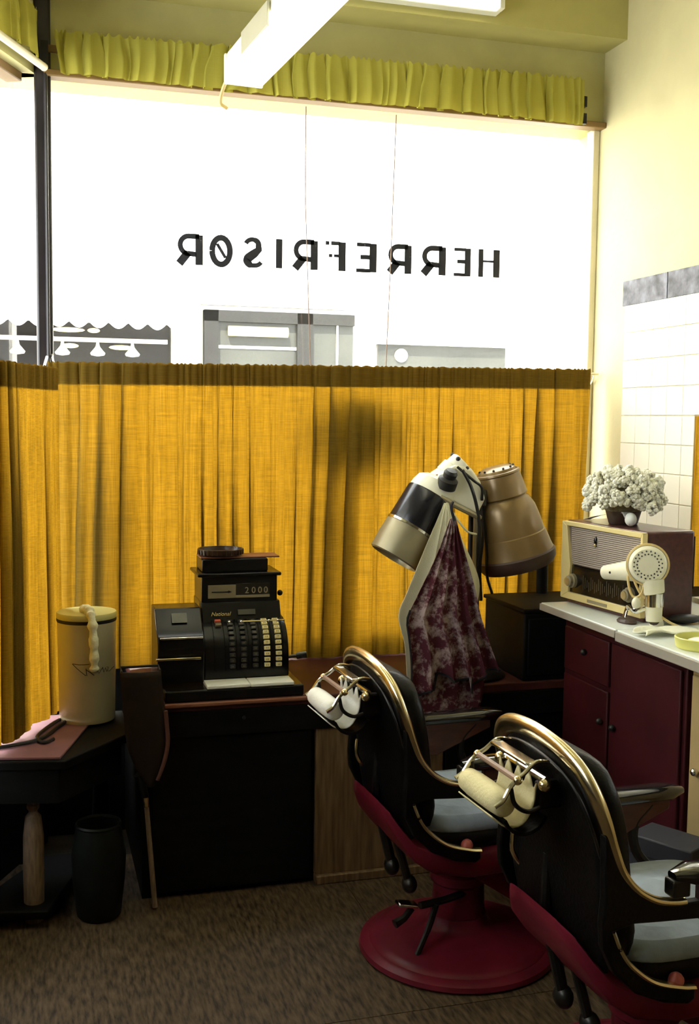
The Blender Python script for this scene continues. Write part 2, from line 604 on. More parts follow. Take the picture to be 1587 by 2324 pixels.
def slab(t0, t1, o0, o1, z0, z1):
    mb = MB()
    vs = []
    for z in (z0, z1):
        for (t, o) in ((t0, o0), (t1, o0), (t1, o1), (t0, o1)):
            vs.append(along(t, o, z))
    return mb.add(vs, [(3, 2, 1, 0), (4, 5, 6, 7), (0, 1, 5, 4), (1, 2, 6, 5), (2, 3, 7, 6), (3, 0, 4, 7)])


wl = struct(slab(-0.02, 4.75, -0.2, -0.02, 2.72, 3.65).build('wall_left_front', 'lintel', smooth=0))
struct(slab(-0.02, 4.75, -0.2, -0.02, -0.1, 0.50).build('wall_left_low', 'blackwood', smooth=0))
struct(slab(1.35, 1.46, -0.2, -0.02, 0.50, 2.72).build('wall_left_mid', 'backwall', smooth=0))
struct(slab(3.44, 4.75, -0.2, -0.02, 0.50, 2.72).build('wall_left_rear', 'backwall', smooth=0))
# glazed shop door in the slanting wall
dr1 = struct(slab(1.46, 3.44, -0.11, -0.06, 0.50, 1.50).build('door_1', 'darkframe', smooth=0), 'dark framed pair of glazed shop doors')
slab(1.46, 1.54, -0.11, -0.06, 1.50, 2.72).build('stile', 'darkframe', dr1, bevel=0.004)
slab(3.36, 3.44, -0.11, -0.06, 1.50, 2.72).build('stile', 'darkframe', dr1, bevel=0.004)
slab(1.54, 3.36, -0.11, -0.06, 2.62, 2.72).build('top_rail', 'darkframe', dr1, bevel=0.004)
slab(2.40, 2.50, -0.11, -0.06, 1.50, 2.62).build('stile', 'darkframe', dr1, bevel=0.004)
slab(1.54, 2.40, -0.088, -0.082, 1.50, 2.62).build('pane', 'glass', dr1, smooth=0)
slab(2.50, 3.36, -0.088, -0.082, 1.50, 2.62).build('pane', 'glass', dr1, smooth=0)
MB().tube([along(2.30, -0.055, 1.15), along(2.30, -0.01, 1.15), along(2.20, -0.01, 1.15)], 0.009, 8).build('door_handle', 'brass', dr1)

# window panes and frames
w1 = struct(rbox((0.06, YF + 0.050, 0.66), (XW - 0.01, YF + 0.056, 2.72)).build('window_1', 'glass', smooth=0), 'large bright shop window pane with painted lettering')
rbox((0.06, YF - 0.03, 2.712), (XW, YF + 0.03, 2.735)).build('top_rail', 'winframe', w1, bevel=0.004)
rbox((0.06, YF + 0.03, 0.64), (XW, YF + 0.08, 0.70)).build('bottom_rail', 'winframe', w1, bevel=0.004)
rbox((XW - 0.028, YF + 0.02, 0.66), (XW, YF + 0.08, 2.72)).build('side_rail', 'tube_rod', w1, bevel=0.004)
w2 = struct(slab(0.03, 1.35, -0.098, -0.092, 0.50, 2.72).build('window_2', 'glass', smooth=0), 'slanting side window pane beside the dark corner post')
slab(0.03, 1.35, -0.12, -0.06, 2.69, 2.735).build('top_rail', 'winframe', w2, bevel=0.004)
slab(0.03, 1.35, -0.12, -0.06, 0.49, 0.54).build('bottom_rail', 'winframe', w2, bevel=0.004)
slab(1.30, 1.36, -0.12, -0.06, 0.50, 2.72).build('side_rail', 'darkframe', w2, bevel=0.004)
post = MB()
post.box((0.028, YF - 0.02, 0.50), (0.084, YF + 0.05, 2.98))
post = struct(post.build('trim_2', 'darkframe', bevel=0.008), 'dark brown corner post between the two windows')
MB().cyl((0.066, YF - 0.024, 0.66), (0.066, YF - 0.024, 2.72), 0.007, n=8).build('corner_bead', 'darkframe', post)

# tiles on the right wall: white squares with a blue grey marbled border strip
TY, TZ = 0.104, 0.1048
wt = rbox((XW - 0.006, 0.6, 0.93), (XW, 3.815, 1.995)).build('tile_bed', 'grout', wr, smooth=0)
src = None
row0 = 1.473 - 5 * TZ
for j in range(10):
    for i in range(26):
        z0 = row0 + j * TZ
        y1 = 3.815 - i * TY
        if z0 + TZ > 2.0 + 1e-6 and z0 > 1.99:
            continue
        if y1 - TY < 0.6:
            continue
        if src is None:
            src = rbox((-0.006, -TY + 0.0015, 0.0015), (0, -0.0005, TZ - 0.0015)).build('wall_tile', 'tile', wr, smooth=0, bevel=0.0012, seg=1)
            src.location = (XW - 0.006, y1, z0)
        else:
            share(src, 'wall_tile', wr, (XW - 0.006, y1, z0))
src = None
for i in range(9):
    y1 = 3.835 - i * 0.312
    if src is None:
        src = rbox((-0.010, -0.310, 0), (0, -0.002, 0.094)).build('border_tile', 'decor', wr, smooth=0, bevel=0.0012, seg=1)
        src['label'] = 'blue grey marbled border tile'
        src.location = (XW - 0.002, y1, 1.996)
    else:
        share(src, 'border_tile', wr, (XW - 0.002, y1, 1.996))

# podium (display platform) along the window
pod = struct(rbox((0.33, PY + 0.03, 0.0), (XW, YF + 0.08, PZ - 0.03)).build('wall_podium', 'blackwood', smooth=0), 'dark display podium under the curtained window')
rbox((0.33, PY - 0.005, PZ - 0.03), (XW, YF + 0.08, PZ)).build('platform_top', 'podiumtop', pod, bevel=0.004)
rbox((0.40, PY - 0.018, PZ - 0.014), (0.905, PY - 0.005, PZ)).build('nosing', 'nosing', pod, bevel=0.004)
rbox((0.33, PY - 0.005, 0.53), (XW, PY + 0.03, PZ - 0.03)).build('fascia', 'blackwood', pod, bevel=0.003)
MB().cyl((0.655, PY - 0.009, 0.585), (0.655, PY - 0.004, 0.585), 0.006, n=12).build('keyhole', 'darkmetal', pod)
rbox((0.36, PY + 0.008, 0.02), (0.885, PY + 0.03, 0.53)).build('dark_door', 'blackwood', pod, bevel=0.003)
rbox((1.36, PY + 0.008, 0.02), (XW, PY + 0.03, 0.53)).build('dark_door', 'blackwood', pod, bevel=0.003)
rbox((0.90, PY + 0.004, 0.03), (1.35, PY + 0.03, 0.53)).build('wood_panel', 'woodpanel', pod, bevel=0.002)
rbox((0.90, PY - 0.012, 0.0), (XW, PY + 0.03, 0.03)).build('skirting', 'woodpanel', pod, bevel=0.004)

# =================================================================== OUTSIDE
struct(rbox((-30, 4.35, -0.25), (40, 40, -0.10)).build('ground', 'asphalt', smooth=0), 'pale street paving outside')
FY = 11.0
struct(slab(-0.2, 1.45, -1.5, -0.2, 2.76, 2.86).build('trim_3', 'facade', smooth=0), 'unseen pale canopy added to shade the side window')  # added out of view to block sky light behind the side curtain
house = thing('shop_building', 'sunlit pale building with shop fronts across the street', 'building', (3, FY, -0.1))


def hp(name, lo, hi, m, bevel=0.0, parent=None):
    p = parent or house
    o = rbox(lo, hi).build(name, m, p, smooth=0, bevel=bevel)
    off = Vector((3, FY, -0.1))
    o.location = -off
    return o


hp('facade_wall', (-14, FY, -0.1), (24, FY + 0.5, 9.0), 'facade')
hp('cornice', (1.55, FY - 0.08, 2.66), (3.42, FY, 2.72), 'facadetrim')
hp('cornice', (3.42, FY - 0.10, 2.62), (6.4, FY, 2.66), 'facadetrim')
# left shop: dark interior behind a scalloped awning, lit lamps
hp('shop_opening', (-6.0, FY - 0.05, 0.3), (1.33, FY, 2.46), 'shopdark')
hp('shelf', (-6.0, FY - 0.10, 2.26), (1.30, FY - 0.05, 2.30), 'facadetrim')
hp('pillar', (1.34, FY - 0.12, -0.1), (1.62, FY, 3.1), 'facade')
for x in (0.30, 0.62, 0.94, -0.1, -0.6, -1.1):
    mb = MB().lathe([(0.012, 0.10), (0.02, 0.06), (0.07, 0.0), (0.06, -0.02), (0.0, -0.03)], 12, Matrix.Translation((x - 3, -0.35, 2.24)))
    mb.build('pendant_lamp', 'lampwhite', house)
for x, w, z in ((0.36, .16, 2.37), (0.60, .06, 2.37), (0.38, .08, 2.22), (0.86, .12, 2.215)):
    MB().sphere((x - 3, -0.07, z + .1), (w, 0.02, 0.024), 12, 6).build('ceiling_light', 'shoplight', house)
aw = MB()


def awn(u, v):
    x = -6.0 + u * 7.38
    if v < 0.75:
        t = v / 0.75
        return (x - 3, -0.02 - 0.95 * t, 2.93 + .1 - 0.50 * t)
    t = (v - 0.75) / 0.25
    return (x - 3, -0.97, 2.43 + .1 - t * (0.05 + 0.055 * abs(math.sin(x * math.pi / 0.17))))


aw.grid(awn, 420, 8)
aw.build('awning', 'awning', house, smooth=0, solid=0.01)
# middle shop: dark framed door and panes
hp('door_frame', (1.66, FY - 0.10, -0.1), (1.80, FY, 2.61), 'shopdark')
hp('door_frame', (1.66, FY - 0.10, 2.50), (3.20, FY, 2.61), 'shopdark')
hp('door_frame', (2.60, FY - 0.10, -0.1), (2.76, FY, 2.61), 'shopdark')
hp('door_pane', (1.80, FY - 0.04, 0.1), (2.60, FY, 2.50), 'shopglass')
hp('blind', (1.80, FY - 0.05, 2.24), (2.60, FY - 0.04, 2.27), 'facadetrim')
hp('door_pane', (2.76, FY - 0.04, 0.1), (3.20, FY, 2.50), 'shopglass')
hp('glazing_bar', (3.02, FY - 0.07, 0.1), (3.035, FY - 0.04, 2.5), 'facade')
mb = MB().cyl((1.90 - 3, -0.10, 2.47 + .1 - .06), (2.50 - 3, -0.10, 2.47 + .1 - .06), 0.05, n=12)
mb.build('strip_light', 'shoplight', house)
# right shop: white sign board over a grey window with a round plaque
hp('sign_board', (3.44, FY - 0.12, 2.33), (5.6, FY, 2.46), 'shopsign')
hp('red_band', (3.44, FY - 0.125, 2.455), (5.3, FY - 0.0, 2.475), 'redline')
hp('shop_pane', (3.46, FY - 0.04, 0.4), (4.9, FY, 2.33), 'shopglass')
MB().cyl((3.72 - 3, -0.06, 2.32), (3.72 - 3, -0.035, 2.32), 0.07, n=24).build('round_plaque', 'facadetrim', house)
for x in (-4, -1, 2, 5, 8, 11):
    hp('upper_window', (x, FY - 0.03, 4.6), (x + 1.1, FY, 6.2), 'shopsign')
    hp('upper_sill', (x - .05, FY - 0.1, 4.5), (x + 1.15, FY, 4.6), 'facade')

# =================================================================== LETTERING ON THE GLASS
sign = thing('window_lettering', 'mirrored worn dark blue HERREFRISØR lettering painted on the shop window', 'lettering', (1.162, YF + 0.044, 2.11))


def ribbon(mb, pts, w, place):
    P = [Vector((p[0], p[1])) for p in pts]
    L, Rr = [], []
    n = len(P)
    ws = w if isinstance(w, (list, tuple)) else [w] * n
    for i in range(n):
        d = (P[min(i + 1, n - 1)] - P[max(i - 1, 0)]).normalized()
        q = Vector((-d.y, d.x)) * ws[i] / 2
        L.append(P[i] + q)
        Rr.append(P[i] - q)
    for i in range(n - 1):
        quad = [L[i], L[i + 1], Rr[i + 1], Rr[i]]
        vs = [place(q.x, q.y, 0) for q in quad] + [place(q.x, q.y, 0.001) for q in quad]
        mb.add(vs, [(0, 1, 2, 3), (7, 6, 5, 4), (0, 4, 5, 1), (1, 5, 6, 2), (2, 6, 7, 3), (3, 7, 4, 0)])


def arc(cx, cy, rx, ry, a0, a1, n=12):
    return [(cx + rx * math.cos(R(a0 + (a1 - a0) * k / n)), cy + ry * math.sin(R(a0 + (a1 - a0) * k / n))) for k in range(n + 1)]


def glyph(ch):
    if ch == 'R':
        return [([(0.14, 0), (0.14, 1)], 0.26), ([(0.14, 0.95), (0.55, 0.95)] + arc(0.55, 0.655, 0.33, 0.295, 90, -70) + [(0.25, 0.35)], 0.13),
                ([(0.58, 0.40), (0.92, 0.02)], 0.2)]
    if ch == 'O':
        return [(arc(0.5, 0.5, 0.40, 0.45, 0, 360, 24), 0.17), ([(0.30, 0.28), (0.68, 0.74)], 0.09)]
    if ch == 'S':
        return [(arc(0.52, 0.72, 0.30, 0.22, 20, 150) + [(0.24, 0.62), (0.42, 0.48), (0.68, 0.32)] + arc(0.45, 0.25, 0.33, 0.19, 10, -160),
                 [0.13] * 9 + [0.16] * 4 + [0.2, 0.24, 0.26] + [0.2] * 6 + [0.13] * 7)]
    if ch == 'I':
        return [([(0.5, 0), (0.5, 1)], 0.75)]
    if ch == 'F':
        return [([(0.2, 0), (0.2, 1)], 0.3), ([(0.3, 0.95), (0.72, 0.95)], 0.11), ([(0.3, 0.52), (0.58, 0.52)], 0.09), ([(0.8, .95), (.98, .95)], .11), ([(0.66, .52), (.82, .52)], .1)]
    if ch == 'E':
        return [([(0.18, 0), (0.18, 1)], 0.3), ([(0.3, 0.95), (0.95, 0.95)], 0.11), ([(0.3, 0.52), (0.78, 0.52)], 0.13), ([(0.3, 0.05), (0.97, 0.05)], 0.11)]
    return [([(0.12, 0), (0.12, 1)], 0.2), ([(0.86, 0), (0.86, 1)], 0.15), ([(0.2, 0.57), (0.8, 0.57)], 0.06)]


LET = [('R', 0.524, 0.618), ('O', 0.644, 0.727), ('S', 0.761, 0.848), ('I', 0.888, 0.921), ('R', 0.958, 1.053), ('F', 1.082, 1.166),
       ('E', 1.203, 1.288), ('R', 1.332, 1.428), ('R', 1.470, 1.570), ('E', 1.602, 1.676), ('H', 1.706, 1.796)]
for ch, x0, x1 in LET:
    mb = MB()
    zb = 2.108 + (x0 - 0.52) * 0.008

    def place(u, v, dep, x0=x0, x1=x1, zb=zb):
        return (x1 - u * (x1 - x0) - 1.162, 0.005 - dep, zb + v * 0.108 - 2.11)
    for pts, w in glyph(ch):
        # widths are given relative to the letter width
        sx, sz = (x1 - x0), 0.108
        pr = [(p[0] * sx, p[1] * sz) for p in pts]
        ww = [q * sx * 1.5 for q in w] if isinstance(w, list) else w * sx * (1.0 if w > .5 else 1.15 if w > .22 else 1.55)
        if isinstance(ww, list):
            ww = (ww + [ww[-1]] * len(pr))[:len(pr)]

        def pl2(a, b, dep, x1=x1, zb=zb):
            return (x1 - a - 1.162, 0.005 - dep, zb + b - 2.11)
        ribbon(mb, pr, ww, pl2)
    mb.build('letter', 'letter', sign, smooth=0)


# =================================================================== CURTAINS
def fold_path(L, n_f, seed, amp):
    """gathered cloth seen from above: list of (x, y) along the rod, some folds overlap"""
    rnd = random.Random(seed)
    ph = [rnd.uniform(0, 6.28) for _ in range(6)]

    def at(t):
        wob = 0.35 * math.sin(2 * math.pi * 2.3 * t + ph[0]) + 0.25 * math.sin(2 * math.pi * 5.1 * t + ph[1])
        a = 0.5 + 0.5 * math.sin(2 * math.pi * 3.7 * t + ph[2]) * math.sin(2 * math.pi * 1.3 * t + ph[3])
        a = 0.15 + 0.95 * a ** 1.6
        th = 2 * math.pi * (n_f * t + wob)
        return a, th
    return at


def curtain(name, label, P0, P1, ztop0, ztop1, zbot, n_f, seed, amp=0.016, group=None, nu=560, nv=26, header=0.075, hm='header', cm='curtain', ruffle=0.005, over=1.6):
    P0, P1 = Vector(P0), Vector(P1)
    d = (P1 - P0)
    L = d.length
    d.normalize()
    nrm = Vector((d.y, -d.x, 0))
    at = fold_path(L, n_f, seed, amp)
    th_ = thing(name, label, 'curtain', (P0.x, P0.y, zbot), group=group)
    rnd = random.Random(seed + 1)
    k1, k2 = rnd.uniform(0, 6), rnd.uniform(0, 6)

    def pt(t, v, off=0.0, zt=None):
        a, th = at(t)
        g = min(1.0, 0.35 + 1.2 * v)                      # gathers open out below the header
        x = L * t + 0.004 * g * math.sin(3.3 * th + k2) + over * a * 0.026 * g * math.sin(th) * (L * 12 / n_f if n_f else 1) ** 0.5 + 0.012 * v * math.sin(7 * t * L + k1 + 2 * v)
        y = a * amp * g * math.cos(th + 0.5) + 0.0045 * g * math.sin(3.3 * th + k1) + 0.010 * v * math.sin(5 * L * t + k2) + off
        p = P0 + d * max(-0.01, min(L + 0.01, x)) + nrm * y
        top = ztop0 + (ztop1 - ztop0) * t
        bot = zbot
        z = top + (bot - top) * v
        return Vector((p.x, p.y, z)) - Vector((P0.x, P0.y, zbot))
    H = ztop0 - zbot
    MB().grid(lambda u, v: pt(u, v), nu, nv).build('cloth', cm, th_, smooth=180)
    if header:
        hv = header / H
        # turned-over hem with a ruffled upper lip, lying just behind the cloth

        def hd(u, v):
            p = pt(u, v * hv, off=-0.003)
            if v < 0.01:
                p.z += ruffle * (0.5 + 0.5 * math.sin(u * L * 260 + 3 * math.sin(u * L * 40)))
            return p
        MB().grid(hd, nu, 3).build('header_hem', hm, th_, smooth=180)
    return th_


CY = 3.985
curtain('cafe_curtain', 'long mustard half curtain gathered on a rod across the shop window', (0.057, CY, 0), (2.157, CY, 0), 1.735, 1.759, 0.650, 27, 3, amp=0.014)
lc0 = Vector((0.012, 3.66, 0)) + LD * 1.0
lc1 = Vector((0.012, 3.66, 0)) - LD * 0.19
curtain('cafe_curtain', 'mustard half curtain hanging over the side window above the pink mat', lc0, lc1, 1.71, 1.71, 0.558, 15, 9, amp=0.024, nu=340)
curtain('valance', 'yellow green ruffled valance hanging above the lettered shop window', (0.092, 3.965, 0), (2.08, 3.965, 0), 2.84, 2.87, 2.703, 25, 21, amp=0.022, nv=10,
        header=0.045, hm='valance', cm='valance', ruffle=0.012)
vl0 = Vector((0.0, 3.86, 0)) + LD * 1.0
vl1 = Vector((0.0, 3.86, 0)) - LD * 0.10
curtain('valance', 'yellow green ruffled valance hanging above the slanting side window', vl0, vl1, 2.90, 2.90, 2.74, 12, 33, amp=0.026, nu=300, nv=10,
        header=0.05, hm='valance', cm='valance', ruffle=0.012)

rod = thing('curtain_rod', 'thin pale rod carrying the long half curtain', 'curtain rod', (1.11, CY + 0.026, 1.716))
MB().cyl((-1.04, 0.0, 0.0), (1.09, 0.0, 0.028), 0.005, n=8).build('rod', 'tube_rod', rod)
MB().tube(catmull([(1.045, 0, 0.026), (1.07, 0.005, 0.03), (1.085, 0.03, 0.01), (1.085, 0.05, -0.01)], 5), 0.004, 8).build('hook', 'chrome', rod)
MB().tube(catmull([(-1.025, 0, 0.0), (-1.03, 0.01, 0.03), (-1.035, 0.03, 0.06)], 5), 0.004, 8).build('hook', 'chrome', rod)
rod2 = thing('curtain_rod', 'thin pale rod carrying the side half curtain', 'curtain rod', (lc1.x - 0.034, lc1.y + 0.016, 1.692))
MB().cyl((0, 0, 0), tuple(LD * 1.2), 0.005, n=8).build('rod', 'tube_rod', rod2)
MB().tube(catmull([(0, 0, 0), (-0.01, 0.03, 0.02), (0.0, 0.10, 0.06)], 5), 0.0045, 8).build('hook', 'towelwhite', rod2)
rail = thing('curtain_pole', 'pale tube running under the side window valance', 'curtain pole', (0.06, 3.975, 2.725))
MB().cyl((0, 0, 0), tuple(Vector((-0.43, -0.903, 0)) * 1.2), 0.013, n=12).build('pole', 'tube_rod', rail)
MB().sphere((0, 0, 0), 0.014, 10, 6).build('end_cap', 'tube_rod', rail)
vb = thing('valance_rail', 'flat dark ended rail behind the window valance', 'rail', (1.08, 4.018, 2.80))
MB().box((-1.01, -0.004, -0.012), (1.02, 0.004, 0.012)).build('rail', 'winframe', vb)
MB().box((1.01, -0.02, -0.02), (1.03, 0.03, 0.02)).build('bracket', 'darkmetal', vb)
MB().box((1.01, -0.02, -0.085), (1.03, 0.03, -0.045)).build('bracket', 'darkmetal', vb)
MB().box((-1.03, -0.02, -0.06), (-1.005, 0.03, 0.02)).build('bracket', 'darkmetal', vb)

# hanging basket whose silhouette darkens the curtain, hung by two cords
hb = thing('hanging_planter', 'dark rounded planter hung on two cords behind the mustard curtain', 'planter', (1.19, 4.045, 1.335))
MB().lathe([(0.0, 0), (0.06, 0.005), (0.10, 0.06), (0.115, 0.15), (0.11, 0.22), (0.09, 0.30), (0.083, 0.30), (0.08, 0.25), (0.0, 0.24)], 24, sy=.28).build('pot', 'silhouette', hb)
for (bx, by, bz, r) in ((-0.15, 0.0, 0.16, .03), (0.15, 0.0, 0.17, .035)):
    MB().sphere((bx, by, bz), (r, .02, .11), 12, 8).build('leaf_mass', 'silhouette', hb)
MB().tube([(-0.085, 0, 0.24), (-0.175, 0, 0.42), (-0.2, 0, 1.04), (-0.2, 0, 1.36)], 0.002, 6).build('cord', 'rodwood', hb)
MB().tube([(0.085, 0, 0.24), (0.123, 0, 0.42), (0.135, 0, 0.76), (0.15, 0, 1.36)], 0.002, 6).build('cord', 'rodwood', hb)
for k, (x, w, h, lab) in enumerate(((1.04, 0.11, 0.10, 'low dark rounded pot behind the curtain beside the cash register crank'),
                                    (1.27, 0.125, 0.11, 'low dark rounded pot behind the curtain next to the hanging towels'))):
    o = MB().lathe([(0.5 * w, 0.0), (0.80 * w, 0.012), (0.95 * w, 0.04), (0.80 * w, h * .85), (0.5 * w, h), (0.0, h)], 24, sy=.30).build('rounded_pot', 'silhouette')
    o.location = (x * 1.03, 4.045, PZ)
    tag(o, lab, 'pot')

# =================================================================== LAMPS
la = thing('fluorescent_lamp', 'glowing fluorescent batten hung by a cord, pointing at the window', 'lamp', (0.675, 3.60, 2.62), R(4.5))
# local: runs along -y from the far end
MB().box((-0.062, -1.45, 0.0), (0.062, 0.0, 0.055)).build('diffuser', 'tubeglow', la, bevel=0.004)
MB().box((-0.058, -1.45, 0.055), (0.058, -0.01, 0.09)).build('channel', 'lampwhite', la, bevel=0.004)
MB().box((-0.070, -0.50, 0.015), (-0.062, -0.22, 0.085)).build('gear_cover', 'lampgrey', la, bevel=0.003)
MB().box((-0.064, -0.004, -0.004), (0.064, 0.012, 0.09)).build('end_cap', 'lampwhite', la, bevel=0.004)
MB().tube(catmull([(-0.045, 0.012, 0.02), (-0.055, 0.04, 0.0), (-0.06, 0.07, -0.045), (-0.035, 0.08, -0.06)], 6), 0.006, 8).build('lead_hook', 'cordyellow', la)
MB().cyl((0.05, -0.35, 0.09), (0.05, -0.35, 0.88), 0.0025, n=6).build('hanging_cord', 'rodwood', la)
MB().cyl((0.0, -1.2, 0.09), (0.0, -1.2, 0.88), 0.0025, n=6).build('hanging_cord', 'rodwood', la)
lb = thing('fluorescent_lamp', 'glowing fluorescent batten fixed along the yellow ceiling beam', 'lamp', (1.665, 3.88, 3.02))
MB().box((-1.15, -0.045, 0.012), (0.0, 0.0, 0.065)).build('channel', 'lampwhite', lb, bevel=0.004)
MB().cyl((-1.13, -0.066, 0.038), (-0.02, -0.066, 0.038), 0.019, n=14).build('tube', 'tubeglow', lb)
MB().box((-0.02, -0.085, 0.012), (0.0, -0.045, 0.065)).build('end_cap', 'lampwhite', lb, bevel=0.003)
MB().box((-1.15, -0.085, 0.012), (-1.13, -0.045, 0.065)).build('end_cap', 'lampwhite', lb, bevel=0.003)


# =================================================================== BARBER CHAIRS
def barber_chair(label, loc, rz, roll_mat):
    c = thing('barber_chair', label, 'chair', loc, rz, 'barber chairs facing the worktop')
    # round stepped base
    MB().lathe([(0.0, 0.0), (0.285, 0.0), (0.292, 0.008), (0.288, 0.02), (0.272, 0.03), (0.262, 0.031), (0.255, 0.038), (0.235, 0.044), (0.228, 0.045),
                (0.21, 0.052), (0.16, 0.062), (0.105, 0.072), (0.09, 0.085), (0.082, 0.11), (0.0, 0.11)], 64).build('base', 'redpaint', c)
    MB().lathe([(0.078, 0.11), (0.075, 0.2), (0.085, 0.21), (0.085, 0.235), (0.062, 0.245), (0.062, 0.31)], 32).build('column', 'redpaint', c)
    # pump pedal and raising lever
    p = MB().tube(catmull([(0.0, -0.06, 0.19), (-0.08, -0.085, 0.188), (-0.165, -0.10, 0.188)], 5), 0.011, 8).build('pump_lever', 'darkmetal', c)
    MB().box((-0.03, -0.018, -0.005), (0.03, 0.02, 0.006), Matrix.Translation((-0.205, -0.10, 0.197)) @ Matrix.Rotation(R(12), 4, 'Y')).build('pedal_pad', 'chrome', p, bevel=0.004)
    MB().tube([(-0.19, -0.10, 0.185), (-0.215, -0.105, 0.16), (-0.245, -0.11, 0.15)], [.010, .010, .013], 8).build('pedal_toe', 'darkmetal', p)
    MB().tube(catmull([(-0.115, -0.10, 0.185), (-0.14, -0.105, 0.12), (-0.175, -0.11, 0.05)], 5), [0.009] * 6 + [.008] * 5, 8).build('release_lever', 'darkmetal', c)
    # scooped red seat pan
    rings = []
    for (x, zt, zb, h) in ((-0.290, 0.500, 0.475, 0.090), (-0.278, 0.488, 0.440, 0.150), (-0.255, 0.452, 0.395, 0.185), (-0.22, 0.412, 0.350, 0.202), (-0.165, 0.384, 0.312, 0.209),
                           (-0.06, 0.372, 0.290, 0.211), (0.10, 0.385, 0.292, 0.211), (0.24, 0.403, 0.312, 0.205), (0.255, 0.398, 0.322, 0.195)):
        ring = []
        for q in range(24):
            a = 2 * math.pi * q / 24
            cs, sn = math.cos(a), math.sin(a)
            ring.append((x, h * math.copysign(abs(cs) ** .3, cs), (zt + zb) / 2 + (zt - zb) / 2 * math.copysign(abs(sn) ** .3, sn)))
        rings.append(ring)
    MB().loft(rings).build('seat_pan', 'redpaint', c, smooth=50)
    # footrest arms and plate
    for s in (-1, 1):
        MB().prism([(-0.06, 0.295), (0.03, 0.295), (0.34, 0.105), (0.34, 0.05), (0.30, 0.05)], s * 0.13 - 0.014, s * 0.13 + 0.014, 'y').build('footrest_arm', 'redpaint', c, bevel=0.006)
    MB().box((0.29, -0.16, 0.045), (0.365, 0.16, 0.06), Matrix.Rotation(0, 4, 'Y')).build('footrest_plate', 'darkmetal', c, bevel=0.006)

    # side plates, arm uprights swept in a swan neck
    plate = [(-0.272, 0.735), (-0.270, 0.66), (-0.268, 0.60), (-0.272, 0.55), (-0.268, 0.50), (-0.242, 0.445), (-0.19, 0.395), (-0.12, 0.364), (-0.06, 0.352), (-0.044, 0.362),
             (-0.046, 0.384), (-0.08, 0.390), (-0.145, 0.410), (-0.20, 0.452), (-0.226, 0.492), (-0.246, 0.533), (-0.20, 0.543), (-0.13, 0.538), (-0.03, 0.532),
             (-0.03, 0.570), (-0.10, 0.570), (-0.145, 0.580), (-0.19, 0.607), (-0.228, 0.650), (-0.25, 0.705)]
    for s in (-1, 1):
        pl = MB().prism(plate, s * 0.212, s * 0.236, 'y').build('side_plate', 'leather', c, bevel=0.004)
        low = catmull([(-0.246, s * 0.226, 0.533), (-0.228, s * 0.226, 0.492), (-0.20, s * 0.226, 0.453), (-0.145, s * 0.226, 0.411), (-0.08, s * 0.226, 0.390), (-0.044, s * 0.226, 0.384)], 6)
        MB().tube(low, 0.0135, 8, flat=0.45, up=(-.5, 0, 1)).build('lower_trim', 'brass', pl)
        MB().sphere((-0.078, s * 0.214, 0.396), 0.017, 12, 8).build('red_knob', 'redknob', c)
        MB().prism([(-0.04, 0.53), (-0.02, 0.515), (0.02, 0.512), (0.20, 0.585), (0.20, 0.615), (-0.04, 0.612)], s * 0.212, s * 0.236, 'y').build('arm_panel', 'armwood', c, bevel=0.004)
        MB().tube(catmull([(0.15, s * 0.224, 0.60), (0.105, s * 0.224, 0.55), (0.115, s * 0.224, 0.48), (0.19, s * 0.224, 0.40)], 6), 0.013, 8, flat=1.0).build('arm_bracket', 'darkmetal', c)
        # armrest pad
        rings = []
        for k in range(9):
            x = -0.105 + 0.345 * k / 8
            e = min(1.0, (min(k, 8 - k) + 0.6) / 1.4)
            ring = []
            for q in range(14):
                a = 2 * math.pi * q / 14
                cs, sn = math.cos(a), math.sin(a)
                ring.append((x, s * 0.224 + 0.034 * e * math.copysign(abs(cs) ** .6, cs), 0.628 + 0.018 * e * math.copysign(abs(sn) ** .7, sn)))
            rings.append(ring)
        MB().loft(rings).build('armrest', 'armpad', c, smooth=60)
        MB().box((-0.112, s * 0.224 - 0.018, 0.585), (-0.07, s * 0.224 + 0.018, 0.622)).build('arm_clamp', 'darkmetal', c, bevel=0.005)

    # back: rounded padded board
    def xr(z):
        pts = [(0.40, -0.235), (0.50, -0.250), (0.60, -0.262), (0.70, -0.275), (0.80, -0.293), (0.90, -0.312)]
        for (a, xa), (b, xb) in zip(pts, pts[1:]):
            if z <= b:
                return xa + (xb - xa) * (z - a) / (b - a)
        return pts[-1][1]

    def hw(z):
        if z < 0.70:
            return 0.208 - 0.02 * max(0, (0.5 - z) / 0.1)
        t = (z - 0.70) / 0.178
        return 0.208 * max(0.02, (1 - min(1, t) ** 2.6)) ** (1 / 2.2)

    def back(off0, off1, zlo, zhi, shrink):
        rings = []
        for k in range(23):
            z = zlo + (zhi - zlo) * (1 - (1 - k / 22) ** 1.5)
            h = max(0.01, hw(z) - shrink)
            xa, xb = xr(z) + off0, xr(z) + off1
            ed = min(1.0, (22 - k + 0.5) / 4, (k + 1.5) / 3)
            xb = xa + (xb - xa) * ed ** .5
            ring = []
            nn = 24
            for q in range(nn):
                a = 2 * math.pi * q / nn
                cs, sn = math.cos(a), math.sin(a)
                px = (xa + xb) / 2 + (xb - xa) / 2 * math.copysign(abs(cs) ** .5, cs)
                py = h * math.copysign(abs(sn) ** .55, sn)
                ring.append((px, py, z))
            rings.append(ring)
        return MB().loft(rings)
    back(0.0, 0.03, 0.42, 0.870, 0.006).build('back_board', 'leather', c, smooth=60)
    back(0.03, 0.10, 0.45, 0.862, 0.012).build('back_cushion', 'leather', c, smooth=60)
